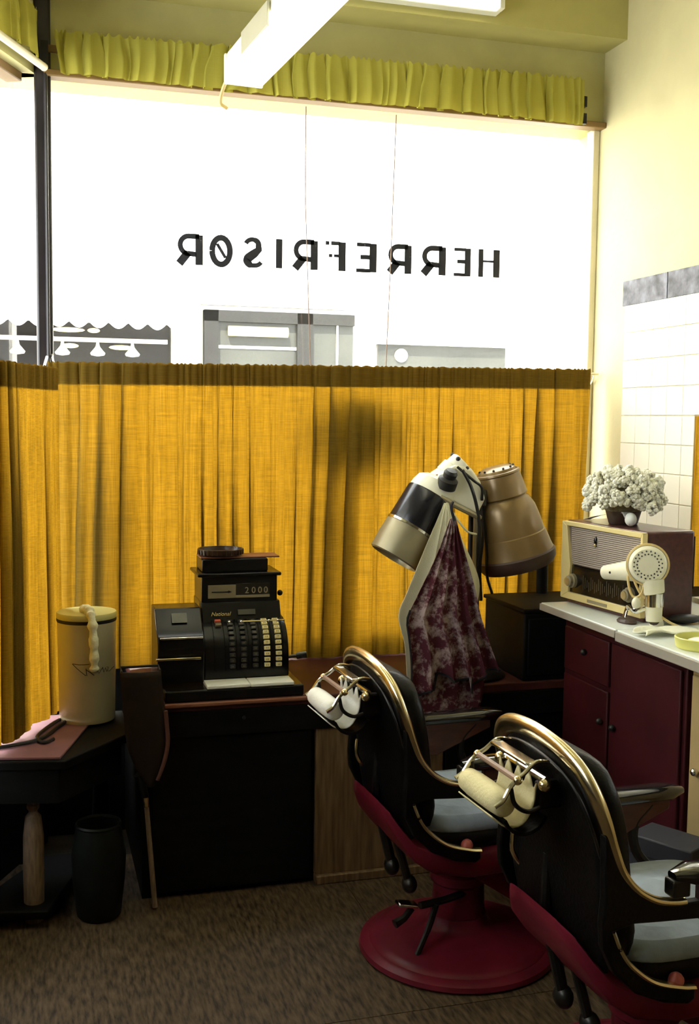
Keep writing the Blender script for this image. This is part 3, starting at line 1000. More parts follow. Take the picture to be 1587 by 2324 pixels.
    # one bright trim band following the edge of the back and sweeping into the arms
    half = [(-0.075, 0.226, 0.572), (-0.10, 0.226, 0.573), (-0.145, 0.226, 0.583), (-0.19, 0.226, 0.610), (-0.226, 0.226, 0.652), (-0.249, 0.225, 0.705), (-0.268, 0.220, 0.765),
            (-0.284, 0.200, 0.817), (-0.294, 0.160, 0.853), (-0.302, 0.095, 0.876), (-0.305, 0.0, 0.885)]
    path = half + [(x, -y, z) for (x, y, z) in reversed(half[:-1])]
    tp = catmull(path, 6)
    MB().tube(tp, [0.0135 + 0.0105 * max(0.0, min(1.0, (p.z - 0.60) / 0.25)) for p in tp], 10, flat=0.62, up=(1, 0, 0.35)).build('back_trim', 'brass', c, smooth=60)
    inner = [(x - 0.012, y * 0.90, z - 0.030) for (x, y, z) in half[5:]]
    inner = inner + [(x, -y, z) for (x, y, z) in reversed(inner[:-1])]
    MB().tube(catmull(inner, 5), 0.0035, 6).build('back_piping', 'darkmetal', c)
    # seat cushion with a cloth laid over it
    def pad(z0, z1, x0, x1, w, crown, puff=0.0):
        rings = []
        for (t, sc) in ((0, .93), (.15, .985), (.5, 1.0), (.8, .985), (1, .93)):
            ring = []
            for q in range(40):
                a = 2 * math.pi * q / 40
                cs, sn = math.cos(a), math.sin(a)
                ring.append(((x0 + x1) / 2 + (x1 - x0) / 2 * sc * math.copysign(abs(cs) ** .45, cs), w * sc * math.copysign(abs(sn) ** .45, sn), z0 + (z1 - z0) * t))
            rings.append(ring)
        mb = MB().loft(rings, caps=False)
        cx = (x0 + x1) / 2
        top = rings[-1]
        prev = top
        for f in (0.85, 0.6, 0.35, 0.1):
            nr = []
            for p in top:
                u, v = p[0] - cx, p[1]
                rr = f
                nr.append((cx + u * rr, v * rr, z1 + crown * (1 - f ** 2) + puff * math.sin(17 * u * rr + 9 * v) * math.sin(13 * v * rr + 4)))
            b = len(mb.v)
            mb.loft([prev, nr], caps=False)
            prev = nr
        mb.add(prev, [tuple(range(40))])
        return mb
    pad(0.372, 0.43, -0.20, 0.26, 0.196, 0.008).build('seat_cushion', 'leather', c, smooth=70)
    pad(0.420, 0.470, -0.190, 0.25, 0.200, 0.045, 0.006).build('seat_cover', 'seatcloth', c, smooth=70)['label'] = 'pale blue grey cloth over the seat'
    # recliner struts behind the back
    MB().tube([(-0.252, 0.02, 0.60), (-0.255, 0.02, 0.47), (-0.205, 0.02, 0.265)], [.012, .016, .014], 10).build('recline_strut', 'darkmetal', c)
    MB().tube([(-0.232, -0.04, 0.50), (-0.222, -0.05, 0.38), (-0.18, -0.05, 0.235)], [.010, .012, .012], 10).build('recline_strut', 'darkmetal', c)
    MB().sphere((-0.205, 0.02, 0.262), (.022, .03, .028), 12, 8).build('strut_knob', 'darkmetal', c)
    MB().sphere((-0.178, -0.05, 0.232), (.022, .03, .026), 12, 8).build('strut_knob', 'darkmetal', c)
    MB().tube(catmull([(-0.262, 0.17, 0.60), (-0.265, 0.165, 0.555), (-0.245, 0.16, 0.52), (-0.215, 0.16, 0.50)], 5), 0.006, 8).build('back_handle', 'brass', c)
    # headrest: chrome bracket carrying a roll
    h = MB()
    hr = bpy.data.objects.new('headrest', None)
    COL.objects.link(hr)
    hr.parent = c
    hr.empty_display_size = .03
    for s in (-1, 1):
        arm = catmull([(-0.318, s * 0.085, 0.842), (-0.350, s * 0.088, 0.846), (-0.378, s * 0.09, 0.826), (-0.395, s * 0.092, 0.816), (-0.412, s * 0.094, 0.800), (-0.428, s * 0.096, 0.776), (-0.447, s * 0.096, 0.764)], 5)
        MB().tube(arm, 0.0055, 8, flat=.7).build('bracket_arm', 'chrome', hr)
        MB().sphere((-0.395, s * 0.094, 0.814), 0.010, 10, 8).build('bracket_knob', 'brass', hr)
        MB().sphere((-0.335, s * 0.10, 0.800), 0.014, 10, 8).build('clamp_knob', 'brass', hr)
        MB().box((-0.338, s * 0.07 - 0.012, 0.74), (-0.275, s * 0.07 + 0.012, 0.80)).build('clamp', 'darkmetal', hr, bevel=.006)
        MB().tube(catmull([(-0.41, s * 0.094, 0.80), (-0.40, s * 0.094, 0.765), (-0.37, s * 0.092, 0.745), (-0.34, s * 0.09, 0.75)], 5), 0.005, 8).build('lower_stay', 'darkmetal', hr)
    MB().cyl((-0.395, -0.09, 0.815), (-0.395, 0.09, 0.815), 0.0065, n=10).build('cross_rod', 'rodwood', hr)
    MB().box((-0.372, -0.082, 0.838), (-0.342, 0.082, 0.846), Matrix.Translation((0, 0, 0))).build('top_plate', 'chrome', hr, bevel=0.003)
    MB().cyl((-0.325, -0.09, 0.805), (-0.325, 0.09, 0.805), 0.009, n=10).build('cross_bar', 'chrome', hr)
    # roll with the cloth running back up behind it
    prof = []
    for k in range(20):
        a = 2 * math.pi * k / 20
        prof.append((-0.420 + 0.028 * math.cos(a), 0.762 + 0.028 * math.sin(a)))
    rings = []
    for t, sc in ((-0.090, .70), (-0.085, .93), (-0.05, 1.0), (0, 1.02), (0.05, 1.0), (0.085, .93), (0.090, .70)):
        rings.append([(-0.420 + (px + 0.420) * sc, t, 0.762 + (pz - 0.762) * sc) for (px, pz) in prof])
    MB().loft(rings).build('headrest_roll', roll_mat, hr, smooth=70)

    def sheet(u, v):
        P = catmull([(-0.445, 0, 0.738), (-0.415, 0, 0.715), (-0.375, 0, 0.715), (-0.350, 0, 0.755), (-0.345, 0, 0.80 - 0.015 * math.sin(u * 23))], 4)
        p = P[min(len(P) - 1, int(round(v * (len(P) - 1))))]
        return (p.x, (u - 0.5) * 0.165, p.z)
    MB().grid(sheet, 20, 16).build('headrest_cloth', roll_mat, hr, smooth=70, solid=0.003)
    cup = []
    for k in range(9):
        a = R(-20 - 140 * k / 8)
        cup.append((-0.372 + 0.055 * math.cos(a), 0.748 + 0.055 * math.sin(a)))
    cup += [(x * 0.0 + (-0.372 + (x + 0.372) * .86), 0.748 + (z - 0.748) * .86) for (x, z) in reversed(cup)]
    MB().prism(cup, -0.092, 0.092, 'y').build('headrest_cup', 'leather', hr)
    return c


barber_chair('black barber chair with white headrest roll, in front of the wood panelled podium', (1.20, 2.93, 0), R(3), 'towelwhite')
barber_chair('black barber chair with yellowed headrest roll, beside the beige end of the red cabinet', (1.345, 2.14, 0), R(3), 'towelyellow')

# =================================================================== CASH REGISTER
rg = thing('cash_register', 'old black cash register with ivory keys on the podium', 'cash register', (0.62, 3.60, PZ))
# local origin at x .62 y 3.60; front is -y


def rb(name, lo, hi, m='register', bevel=0.004, parent=None):
    off = (0.62, 3.60, PZ)
    lo = tuple(a - b for a, b in zip(lo, off))
    hi = tuple(a - b for a, b in zip(hi, off))
    return MB().box(lo, hi).build(name, m, parent or rg, bevel=bevel)


rb('drawer_housing', (0.40, 3.452, PZ), (0.855, 3.80, 0.683), bevel=0.006)
for x0, x1 in ((0.535, 0.676), (0.678, 0.822)):
    rb('marble_slab', (x0, 3.450, 0.683), (x1, 3.535, 0.695), 'marble', 0.003)
# keyboard body with a curved front
cur = [(3.74, 0.695), (3.535, 0.695), (3.532, 0.72)]
for k in range(11):
    a = R(176 - 86 * k / 10)
    cur.append((3.645 + 0.112 * math.cos(a), 0.755 + 0.125 * math.sin(a)))
cur += [(3.74, 0.885)]
cur = [(y - 3.60, z - PZ) for (y, z) in cur]
MB().prism(cur, 0.54 - 0.62, 0.822 - 0.62, 'x').build('key_housing', 'register', rg, bevel=0.003)
# thin dark dividers between the key banks
for x in (0.575, 0.610, 0.650, 0.690, 0.728, 0.768, 0.806):
    pp = [(y - 0.004, z + 0.004) if 1 else (y, z) for (y, z) in cur[2:-1]] + [(cur[-2][0], cur[-2][1] - 0.02), (cur[4][0] + .02, cur[2][1])]
    MB().prism(pp, x - 0.62 - 0.0022, x - 0.62 + 0.0022, 'x').build('key_divider', 'register', rg, smooth=0)


def key_at(frac):
    a = R(176 - 86 * frac)
    y, z = 3.645 + 0.112 * math.cos(a), 0.755 + 0.125 * math.sin(a)
    nrm = Vector((0, math.cos(a) / 0.112, math.sin(a) / 0.125)).normalized()
    ang = math.atan2(nrm.z, -nrm.y)
    return y - 3.60, z - PZ, ang


src_k = {}
for x, m, w in ((0.632, 'keydark', 0.018), (0.670, 'keydark', 0.018), (0.709, 'keydark', 0.018), (0.748, 'key', 0.020), (0.787, 'key', 0.020)):
    for k in range(10):
        fr = -0.14 + 0.097 * k
        y, z, ang = key_at(fr)
        if m not in src_k:
            o = MB().box((-w / 2, -0.008, -0.0065), (w / 2, 0.004, 0.0065)).build('key', m, rg, bevel=0.0015, seg=1)
            lg = MB().box((-w * .20, -0.0086, -0.0026), (-w * .10, -0.0078, 0.0026)).box((w * .05, -0.0086, -0.0026), (w * .17, -0.0078, 0.0026))
            l = lg.build('key_legend', 'keymark', o, smooth=0)
            src_k[m] = (o, l)
            o.location = (x - 0.62, y, z)
            o.rotation_euler = (-ang, 0, 0)
        else:
            o = share(src_k[m][0], 'key', rg, (x - 0.62, y, z), (-ang, 0, 0))
            l = src_k[m][1].copy()
            COL.objects.link(l)
            l.parent = o
for fr, m in ((0.74, 'keyred'), (0.64, 'keymark'), (0.86, 'key')):
    y, z, ang = key_at(fr)
    o = MB().box((-0.010, -0.010, -0.006), (0.010, 0.004, 0.006)).build('function_key', m, rg, bevel=0.002)
    o.location = (0.593 - 0.62, y, z)
    o.rotation_euler = (-ang, 0, 0)
# printer box on the left, sloped lid
pr = [(3.505, 0.786), (3.50, 0.81), (3.512, 0.845), (3.545, 0.862), (3.60, 0.925), (3.70, 0.925), (3.70, 0.69), (3.52, 0.69)]
pbox = MB().prism([(y - 3.60, z - PZ) for (y, z) in pr], 0.385 - 0.62, 0.536 - 0.62, 'x').build('printer_box', 'register', rg, bevel=0.004)
MB().box((0.378 - .62, -0.112, 0.129), (0.522 - .62, -0.098, 0.137)).build('bright_rail', 'brass', pbox, bevel=0.002)
MB().box((0.392 - .62, -0.104, 0.196), (0.53 - .62, -0.088, 0.202)).build('bright_rail', 'chrome', pbox, bevel=0.002)
Mlid = Matrix.Translation((0.462 - .62, -0.030, 0.2515)) @ Matrix.Rotation(math.atan2(0.063, 0.055), 4, 'X')
MB().box((-0.025, -0.018, 0.0), (0.025, 0.018, 0.002), Mlid).build('lid_label', 'registergrey', pbox)
# neck and indicator cabinet
MB().prism([(y - 3.60, z - PZ) for (y, z) in ((3.60, 0.86), (3.635, 0.935), (3.80, 0.935), (3.80, 0.70), (3.66, 0.70))], 0.542 - .62, 0.812 - .62, 'x').build('neck', 'register', rg, bevel=0.004)
cab = rb('indicator_cabinet', (0.545, 3.635, 0.93), (0.803, 3.80, 1.022))
rb('cabinet_lid', (0.530, 3.622, 1.020), (0.815, 3.81, 1.032))
rb('top_box', (0.550, 3.655, 1.032), (0.775, 3.79, 1.076))
rb('indicator_plate', (0.566, 3.630, 0.947), (0.660, 3.636, 0.992), 'plate', 0.001, cab)
rb('indicator_window', (0.660, 3.631, 0.957), (0.776, 3.636, 0.996), 'dial', 0.001, cab)
rb('indicator_strip', (0.660, 3.629, 0.947), (0.776, 3.636, 0.956), 'plate', 0.001, cab)
rb('arrow', (0.578, 3.6285, 0.9665), (0.640, 3.631, 0.9705), 'ink', 0, cab)
MB().prism([(0.634 - .62, 0.9635 - PZ), (0.634 - .62, 0.9735 - PZ), (0.646 - .62, 0.9685 - PZ)], 0.0285, 0.0312, 'y').build('arrow', 'ink', cab, smooth=0)
FX = Matrix.Rotation(math.pi / 2, 4, 'X')
for x, ch in ((0.690, '2'), (0.713, '0'), (0.735, '0'), (0.755, '0')):
    text_part(ch, 0.030, 'indicator_digit', 'plate', cab, Matrix.Translation((x - .62, 0.0305, 0.962 - PZ)) @ FX)
slope = Matrix.Translation((0.572 - .62, 0.0085, 0.892 - PZ)) @ Matrix.Rotation(math.atan2(0.075, 0.035), 4, 'X')
text_part('National', 0.019, 'maker_script', 'gold', rg, slope, shear=0.35)
slope2 = Matrix.Translation((0.668 - .62, 0.011, 0.897 - PZ)) @ Matrix.Rotation(math.atan2(0.075, 0.035), 4, 'X')
MB().box((-0.004, -0.004, 0), (0.055, 0.014, 0.0008), slope2).build('name_plate', 'registergrey', rg, smooth=0)
MB().tube([(0.665 - .62, -0.055, 0.238), (0.81 - .62, -0.055, 0.238)], 0.0022, 6).build('lever_bar', 'brass', rg)
for x in (0.622, 0.662, 0.755, 0.785):
    MB().sphere((x - .62, -0.058, 0.237), 0.005, 8, 6).build('lever_knob', 'chrome', rg)
MB().sphere((0.818 - .62, 0.06, 0.955 - PZ), (.010, .008, .010), 10, 8).build('side_knob', 'darkmetal', rg)
MB().tube([(0.82 - .62, -0.05, 0.755 - PZ), (0.85 - .62, -0.05, 0.757 - PZ), (0.852 - .62, -0.05, 0.757 - PZ), (0.885 - .62, -0.055, 0.762 - PZ)], [.006, .006, .012, .013], 12).build('crank_handle', 'armpad', rg)

o = MB()
o.lathe([(0.064, 0.0), (0.074, 0.004), (0.078, 0.022), (0.074, 0.022), (0.070, 0.008), (0.0, 0.006)], 40)
tr = o.build('ribbed_tray', 'bowl')
tr.location = (0.622, 3.715, 1.084)
tag(tr, 'shallow dark ribbed tray on top of the cash register', 'tray')
rib = None
for k in range(30):
    a = 2 * math.pi * k / 30
    if rib is None:
        rib = MB().box((0.0725, -0.002, 0.004), (0.0790, 0.002, 0.020)).build('rib', 'bowl', tr, smooth=0)
        rib.rotation_euler = (0, 0, a)
    else:
        share(rib, 'rib', tr, (0, 0, 0), (0, 0, a))
bd = MB().box((-0.135, -0.05, 0.0), (0.135, 0.05, 0.005)).build('thin_board', 'nosing', bevel=0.001)
bd.location = (0.682, 3.715, 1.0772)
tag(bd, 'thin reddish board lying on the cash register under the ribbed tray', 'board')

# =================================================================== LEFT CORNER: table, can, strop, stick, bin
tb = thing('side_table', 'dark low table with a turned pale leg under the side window', 'table', (0.0, 3.45, 0))
top = [(-0.27, 3.375), (0.085, 3.30), (0.30, 3.55), (0.30, 3.84), (-0.02, 3.84)]
MB().prism([(x, y - 3.45) for (x, y) in top], 0.50, 0.53, 'z').build('table_top', 'blackwood', tb, bevel=0.005)
MB().prism([(x * .94 - .01, (y - 3.45) * .94) for (x, y) in top], 0.40, 0.50, 'z').build('apron', 'blackwood', tb)
MB().lathe([(0.0, 0.0), (0.028, 0.0), (0.030, 0.05), (0.032, 0.16), (0.031, 0.27), (0.024, 0.33), (0.014, 0.342), (0.013, 0.348), (0.019, 0.356), (0.019, 0.366), (0.012, 0.372), (0.012, 0.378),
            (0.020, 0.386), (0.020, 0.402)], 20, Matrix.Translation((-0.004, -0.035, 0.0))).build('leg', 'paleleg', tb)
MB().lathe([(0.028, 0.0), (0.030, 0.05), (0.032, 0.16), (0.024, 0.33), (0.014, 0.342), (0.020, 0.386), (0.020, 0.402)], 16, Matrix.Translation((0.22, 0.32, 0.0))).build('leg', 'blackwood', tb)
MB().lathe([(0.028, 0.0), (0.030, 0.05), (0.032, 0.16), (0.024, 0.33), (0.014, 0.342), (0.020, 0.386), (0.020, 0.402)], 16, Matrix.Translation((-0.20, -0.03, 0.0))).build('leg', 'blackwood', tb)
MB().prism([(-0.22, -0.07), (0.04, -0.11), (0.19, 0.33), (0.02, 0.33)], 0.03, 0.06, 'z').build('lower_shelf', 'blackwood', tb, bevel=.006)
pm = MB().prism([(-0.25, 3.385), (0.075, 3.315), (0.175, 3.66), (0.175, 3.80), (0.0, 3.80)], 0.0, 0.008, 'z').build('table_mat', 'pinkboard', bevel=0.002)
pm.location = (0, 0, 0.5305)
tag(pm, 'dull pink mat lying on the dark side table', 'mat')
cb = MB().tube(catmull([(-0.14, 3.43, 0), (-0.06, 3.45, 0), (0.02, 3.50, 0), (0.075, 3.62, 0), (0.10, 3.68, 0.0), (0.085, 3.71, 0), (0.045, 3.63, 0), (0.01, 3.52, 0), (0.03, 3.46, 0), (0.06, 3.49, 0.0)], 8), 0.006, 8).build('loose_cable', 'rubber')
cb.location = (0, 0, 0.545)
tag(cb, 'black cable looped on the pink mat in front of the can', 'cable')

can = thing('cotton_can', 'cream lidded can with a cotton strand, standing on the side table', 'can', (0.175, 3.735, 0.5385))
MB().lathe([(0.0, 0.0), (0.090, 0.0), (0.0915, 0.004), (0.0965, 0.335), (0.0975, 0.337)], 48).build('body', 'cream', can)
MB().lathe([(0.0970, 0.333), (0.0985, 0.336), (0.0985, 0.344), (0.0970, 0.346)], 48).build('dark_band', 'ink', can)
MB().lathe([(0.0975, 0.344), (0.0985, 0.346), (0.0985, 0.361), (0.0965, 0.364), (0.0, 0.366)], 48).build('lid', 'lid', can)
rr = random.Random(5)
pth = catmull([(-0.012, -0.02, 0.355), (-0.010, -0.03, 0.374), (0.0, -0.06, 0.380), (0.006, -0.088, 0.374), (0.012, -0.109, 0.35), (0.016, -0.111, 0.29), (0.018, -0.111, 0.22), (0.018, -0.109, 0.182)], 7)
MB().tube(pth, [0.0140 * (1 + 0.2 * math.sin(i * 1.1) + rr.uniform(-.1, .1)) for i in range(len(pth) - 1)] + [0.009], 12).build('cotton_strand', 'cotton', can, smooth=80)


def on_can(px, z):
    # px: horizontal distance from the can axis as seen from the room
    r = 0.090 + 0.0065 * z / .335 + 0.0012
    a = math.asin(max(-.99, min(.99, px / r)))
    return (r * math.sin(a), -r * math.cos(a), z)


sc = MB()
for st in ([(-0.05, .205), (-0.03, .203), (-0.012, .203), (.004, .204)], [(-0.05, .204), (-0.036, .19), (-.02, .176), (-.008, .166)], [(-.008, .19), (-.005, .166)],
           [(-.008, .186), (.004, .178), (.018, .166)], [(.030, .180), (.034, .170), (.041, .182), (.046, .188)], [(.046, .190), (.050, .172), (.056, .186), (.060, .172)],
           [(.060, .188), (.066, .186), (.062, .174), (.070, .172), (.078, .178), (.086, .181)]):
    sc.tube([on_can(a, b) for a, b in st], 0.0011, 5)
sc.build('handwriting', 'ink', can)

st = thing('leather_strop', 'dark brown hanging leather sheet with red edge beside the podium', 'leather sheet', (0.325, 3.40, 0.40))


def strop(u, v):
    w = 0.062 * (1.0 if v < .55 else max(0.12, math.cos((v - .55) / .45 * 1.45)))
    return (-0.005 + (u - 0.5) * 2 * w + 0.03 * v, -0.012 * math.sin(u * 3.14), 0.365 - 0.365 * v)


MB().grid(strop, 10, 20).build('sheet', 'darkleather', st, smooth=60, solid=0.008)
MB().tube([(strop(1.0, v / 20)[0] + 0.004, -0.004, strop(1.0, v / 20)[2]) for v in range(7, 20)], 0.007, 8).build('edge_roll', 'redleather', st)
MB().tube([(-0.062, 0, 0.365), (-0.062, 0.04, 0.372), (0.055, 0.04, 0.372), (0.055, 0, 0.365)], 0.004, 6).build('hanging_loop', 'darkmetal', st)

sk = thing('wooden_stick', 'thin wooden stick with metal ferrule and dark grip leaning on the podium', 'stick', (0.363, 3.405, 0.0))
a, b, c_ = Vector((0, 0, 0.004)), Vector((-0.024, 0.01, 0.33)), Vector((-0.045, 0.018, 0.43))
MB().cyl(a, b, 0.0085, 0.0075, 12).build('shaft', 'paleleg', sk)
MB().tube([b, b + Vector((-.001, 0, .012)), b + Vector((-.003, .001, .03))], [.011, .010, .012], 12).build('ferrule', 'brass', sk)
MB().tube([b + Vector((-.003, .001, .03)), c_], [.011, .013], 12).build('grip', 'darkbin', sk)
MB().tube([c_, c_ + Vector((-.002, 0, .004))], [.019, .019], 14).build('grip_cap', 'darkmetal', sk)

bn = thing('waste_bin', 'dark green grey waste bin on the floor between table leg and stick', 'bin', (0.19, 3.40, 0.0))
MB().lathe([(0.0, 0.0), (0.075, 0.0), (0.085, 0.01), (0.10, 0.12), (0.105, 0.20), (0.085, 0.29), (0.080, 0.29), (0.098, 0.20), (0.0, 0.05)], 28, sx=.8, sy=.8).build('body', 'darkbin', bn)
MB().lathe([(0.085, 0.288), (0.089, 0.294), (0.085, 0.300), (0.081, 0.294)], 28, sx=.8, sy=.8, caps=False).build('rim', 'darkbin', bn)

# =================================================================== HOOD DRYERS ON A STAND
ds = thing('hood_dryer_stand', 'twin hood hair dryer on a stand, one hood black and silver, one tan', 'hair dryer', (1.50, 3.60, PZ))
DO = Vector((1.50, 3.60, PZ))


def dl(x, y, z):
    return (x - DO.x, y - DO.y, z - DO.z)


MB().lathe([(0.0, 0.0), (0.125, 0.0), (0.128, 0.01), (0.11, 0.025), (0.03, 0.035), (0.016, 0.06), (0.016, 0.60)], 24).build('pole', 'darkmetal', ds)


def axis_matrix(p0, p1):
    z = (Vector(p1) - Vector(p0)).normalized()
    u, v, w = frame(z)
    M = Matrix((u, v, w)).transposed().to_4x4()
    M.translation = Vector(p0)
    return M


# black and silver hood, tipped to the left
A = axis_matrix(dl(1.350, 3.55, 1.335), dl(1.190, 3.54, 1.082))
ln = (Vector((1.350, 3.55, 1.335)) - Vector((1.190, 3.54, 1.082))).length
hood = MB().lathe([(0.0, -0.012), (0.055, -0.010), (0.076, 0.004), (0.084, 0.03), (0.086, 0.05)], 40, A).build('hood_crown', 'dryerwhite', ds)
MB().lathe([(0.087, 0.05), (0.089, 0.055), (0.091, 0.175), (0.090, 0.18)], 40, A, caps=False).build('hood_sleeve', 'dryerblack', ds)
MB().lathe([(0.091, 0.178), (0.0945, 0.180), (0.0945, 0.188), (0.092, 0.190)], 40, A, caps=False).build('hood_band', 'chrome', ds)
MB().lathe([(0.092, 0.188), (0.094, 0.24), (0.092, ln), (0.085, ln + .004), (0.080, ln - .01), (0.078, 0.2), (0.0, 0.15)], 40, A).build('hood_skirt', 'dryersilver', ds)
MB().sphere(A @ Vector((-0.03, -0.03, -0.012)), 0.008, 8, 6).build('screw', 'rodwood', ds)
# tan hood on the right
B = axis_matrix(dl(1.560, 3.55, 1.392), dl(1.655, 3.545, 1.035))
MB().lathe([(0.0, 0.0), (0.045, 0.001), (0.066, 0.010), (0.078, 0.030), (0.086, 0.075), (0.089, 0.105), (0.080, 0.112)], 44, B).build('crown_cap', 'dryertan', ds)
for k in range(7):
    a = R(-100 + 33 * k)
    MB().sphere(B @ Vector((0.060 * math.cos(a), 0.060 * math.sin(a), 0.006)), 0.0045, 8, 6).build('vent_hole', 'rubber', ds)
MB().lathe([(0.072, 0.018), (0.080, 0.020), (0.082, 0.026), (0.078, 0.030)], 44, B, caps=False).build('crown_ridge', 'dryertan', ds)
MB().lathe([(0.078, 0.108), (0.092, 0.122), (0.106, 0.155), (0.115, 0.205), (0.119, 0.245)], 44, B, caps=False).build('bell', 'dryertan', ds)
MB().lathe([(0.1185, 0.243), (0.1225, 0.246), (0.123, 0.250), (0.131, 0.295), (0.136, 0.315)], 44, B, caps=False).build('flare', 'dryertan', ds)
MB().lathe([(0.135, 0.313), (0.141, 0.320), (0.139, 0.345), (0.125, 0.365), (0.112, 0.366), (0.12, 0.33), (0.10, 0.20), (0.0, 0.14)], 44, B).build('rim', 'dryerdark', ds)
# cream motor housing between the hoods
hs = [(1.318, 1.335), (1.335, 1.372), (1.385, 1.402), (1.445, 1.392), (1.480, 1.345), (1.500, 1.285), (1.470, 1.225), (1.425, 1.245), (1.325, 1.298)]
MB().prism([(x - DO.x, z - DO.z) for (x, z) in hs], 3.485 - DO.y, 3.60 - DO.y, 'y').build('motor_housing', 'dryerwhite', ds, bevel=0.012, seg=3)
K = axis_matrix(dl(1.352, 3.48, 1.335), dl(1.360, 3.455, 1.385))
MB().lathe([(0.034, -0.01), (0.034, 0.02), (0.022, 0.028), (0.024, 0.045), (0.018, 0.055), (0.0, 0.056)], 24, K).build('control_knob', 'rubber', ds)
H = axis_matrix(dl(1.400, 3.54, 1.375), dl(1.465, 3.53, 1.435))
MB().lathe([(0.050, -0.03), (0.052, 0.006), (0.046, 0.010), (0.046, 0.040), (0.040, 0.046), (0.0, 0.048)], 28, H).build('motor_cap', 'dryerwhite', ds)
for k in range(6):
    a = R(60 * k + 20)
    MB().sphere(H @ Vector((0.044 * math.cos(a), 0.044 * math.sin(a), 0.036)), (0.009, 0.009, 0.009), 8, 6).build('vent_hole', 'rubber', ds)
MB().tube(catmull([dl(1.325, 3.47, 1.295), dl(1.38, 3.468, 1.265), dl(1.45, 3.47, 1.232), dl(1.475, 3.48, 1.22)], 5), 0.010, 8).build('edge_strip', 'dryersilver', ds)
MB().box(dl(1.470, 3.50, 1.255), dl(1.512, 3.56, 1.315)).build('plug_block', 'rubber', ds, bevel=0.006)
for pts, r in (([(1.40, 3.46, 1.385), (1.43, 3.455, 1.33), (1.455, 3.46, 1.26), (1.47, 3.47, 1.19), (1.472, 3.48, 1.08), (1.468, 3.5, .98)], .006),
               ([(1.385, 3.47, 1.395), (1.44, 3.46, 1.35), (1.475, 3.47, 1.325), (1.482, 3.48, 1.28)], .005),
               ([(1.485, 3.50, 1.26), (1.492, 3.49, 1.16), (1.488, 3.50, 1.05), (1.495, 3.5, .93)], .006),
               ([(1.50, 3.51, 1.26), (1.510, 3.5, 1.12), (1.515, 3.5, 1.02), (1.545, 3.52, .95)], .005),
               ([(1.475, 3.49, 1.22), (1.482, 3.485, 1.12), (1.478, 3.49, 1.00), (1.485, 3.50, .90)], .004)):
    MB().tube(catmull([dl(*p) for p in pts], 6), r, 6).build('flex_cord', 'rubber', ds)
MB().tube(catmull([dl(1.345, 3.462, 1.275), dl(1.39, 3.455, 1.21), dl(1.425, 3.46, 1.175), dl(1.46, 3.47, 1.165)], 6), 0.004, 6).build('pale_cord', 'creamtowel', ds)
MB().cyl(dl(1.462, 3.49, 0.66), dl(1.466, 3.49, 1.22), 0.009, n=10).build('chrome_tube', 'dryersilver', ds)


# towels hanging from the dryer
def hung(name, label, mname, apex, edge_l, edge_r, nfold, seed, ybase, amp, hem=None):
    """edge_l/edge_r: lists of (x,z) down each side, same length"""
    L = catmull([(x, 0, z) for x, z in edge_l], 6)
    Q = catmull([(x, 0, z) for x, z in edge_r], 6)
    n = len(L) - 1
    t_ = thing(name, label, 'towel', (apex[0], ybase, min(L[-1].z, Q[-1].z)))
    off = Vector((apex[0], ybase, min(L[-1].z, Q[-1].z)))
    rnd = random.Random(seed)
    ph = rnd.uniform(0, 6)

    def pt(u, v):
        j = min(n, int(round(v * n)))
        a, b = L[j], Q[j]
        g = min(1.0, 0.15 + v * 1.3)
        f = nfold * u * 2 * math.pi + ph + 1.3 * math.sin(u * 5 + seed)
        x = a.x + (b.x - a.x) * u + 0.010 * g * math.cos(f * 1.0)
        z = a.z + (b.z - a.z) * u
        if hem:
            z += hem(u) * max(0.0, (v - 0.55) / 0.45)
        y = ybase - (0.02 if amp > .01 else 0.008) * math.sin(u * math.pi) * g - amp * g * math.sin(f)
        return Vector((x, y, z)) - off
    MB().grid(pt, 90, n).build('cloth', mname, t_, smooth=70, solid=0.002)
    return t_, pt


hung('hanging_towel', 'cream towel hanging from the hood dryer, mostly behind the printed cloth', 'creamtowel', (1.338, 1.275),
     [(1.332, 1.275), (1.272, 1.14), (1.205, 0.98), (1.175, 0.90), (1.198, 0.80), (1.208, 0.68), (1.212, 0.57)],
     [(1.346, 1.275), (1.402, 1.15), (1.468, 1.01), (1.46, 0.90), (1.455, 0.80), (1.47, 0.70), (1.47, 0.60)], 4.2, 3, 3.446, 0.004)
tw, ptf = hung('hanging_cloth', 'plum and cream printed cloth with dark hem hanging below the hood dryer', 'printtowel', (1.345, 1.225),
               [(1.336, 1.225), (1.290, 1.10), (1.235, 0.985), (1.196, 0.90), (1.205, 0.83), (1.215, 0.74), (1.215, 0.62)],
               [(1.352, 1.235), (1.385, 1.13), (1.430, 1.00), (1.450, 0.92), (1.475, 0.84), (1.505, 0.76), (1.53, 0.70)], 5.2, 8, 3.398, 0.015,
               hem=lambda u: 0.03 * math.sin(u * 9) + (0.05 if .25 < u < .62 else -0.01))
MB().tube([ptf(u / 40, 1.0) for u in range(41)], 0.004, 6).build('hem', 'hem', tw)
MB().tube([ptf(0.0, v / 20) for v in range(9, 21)], 0.0035, 6).build('hem', 'hem', tw)
MB().tube(catmull([(0.0, 0.005, 0.66 - .0), (-0.012, -0.012, 0.645), (0.0, -0.012, 0.60)], 5), 0.005, 6).build('hanging_tab', 'hem', tw)
# second layer of the same cloth below
hung('hanging_cloth', 'darker lower fold of printed cloth hanging behind the plum cloth', 'printtowel', (1.36, 1.0),
     [(1.25, 0.95), (1.235, 0.84), (1.23, 0.72), (1.235, 0.62), (1.255, 0.535)],
     [(1.44, 0.95), (1.46, 0.84), (1.48, 0.74), (1.49, 0.64), (1.465, 0.54)], 2.4, 14, 3.424, 0.004)

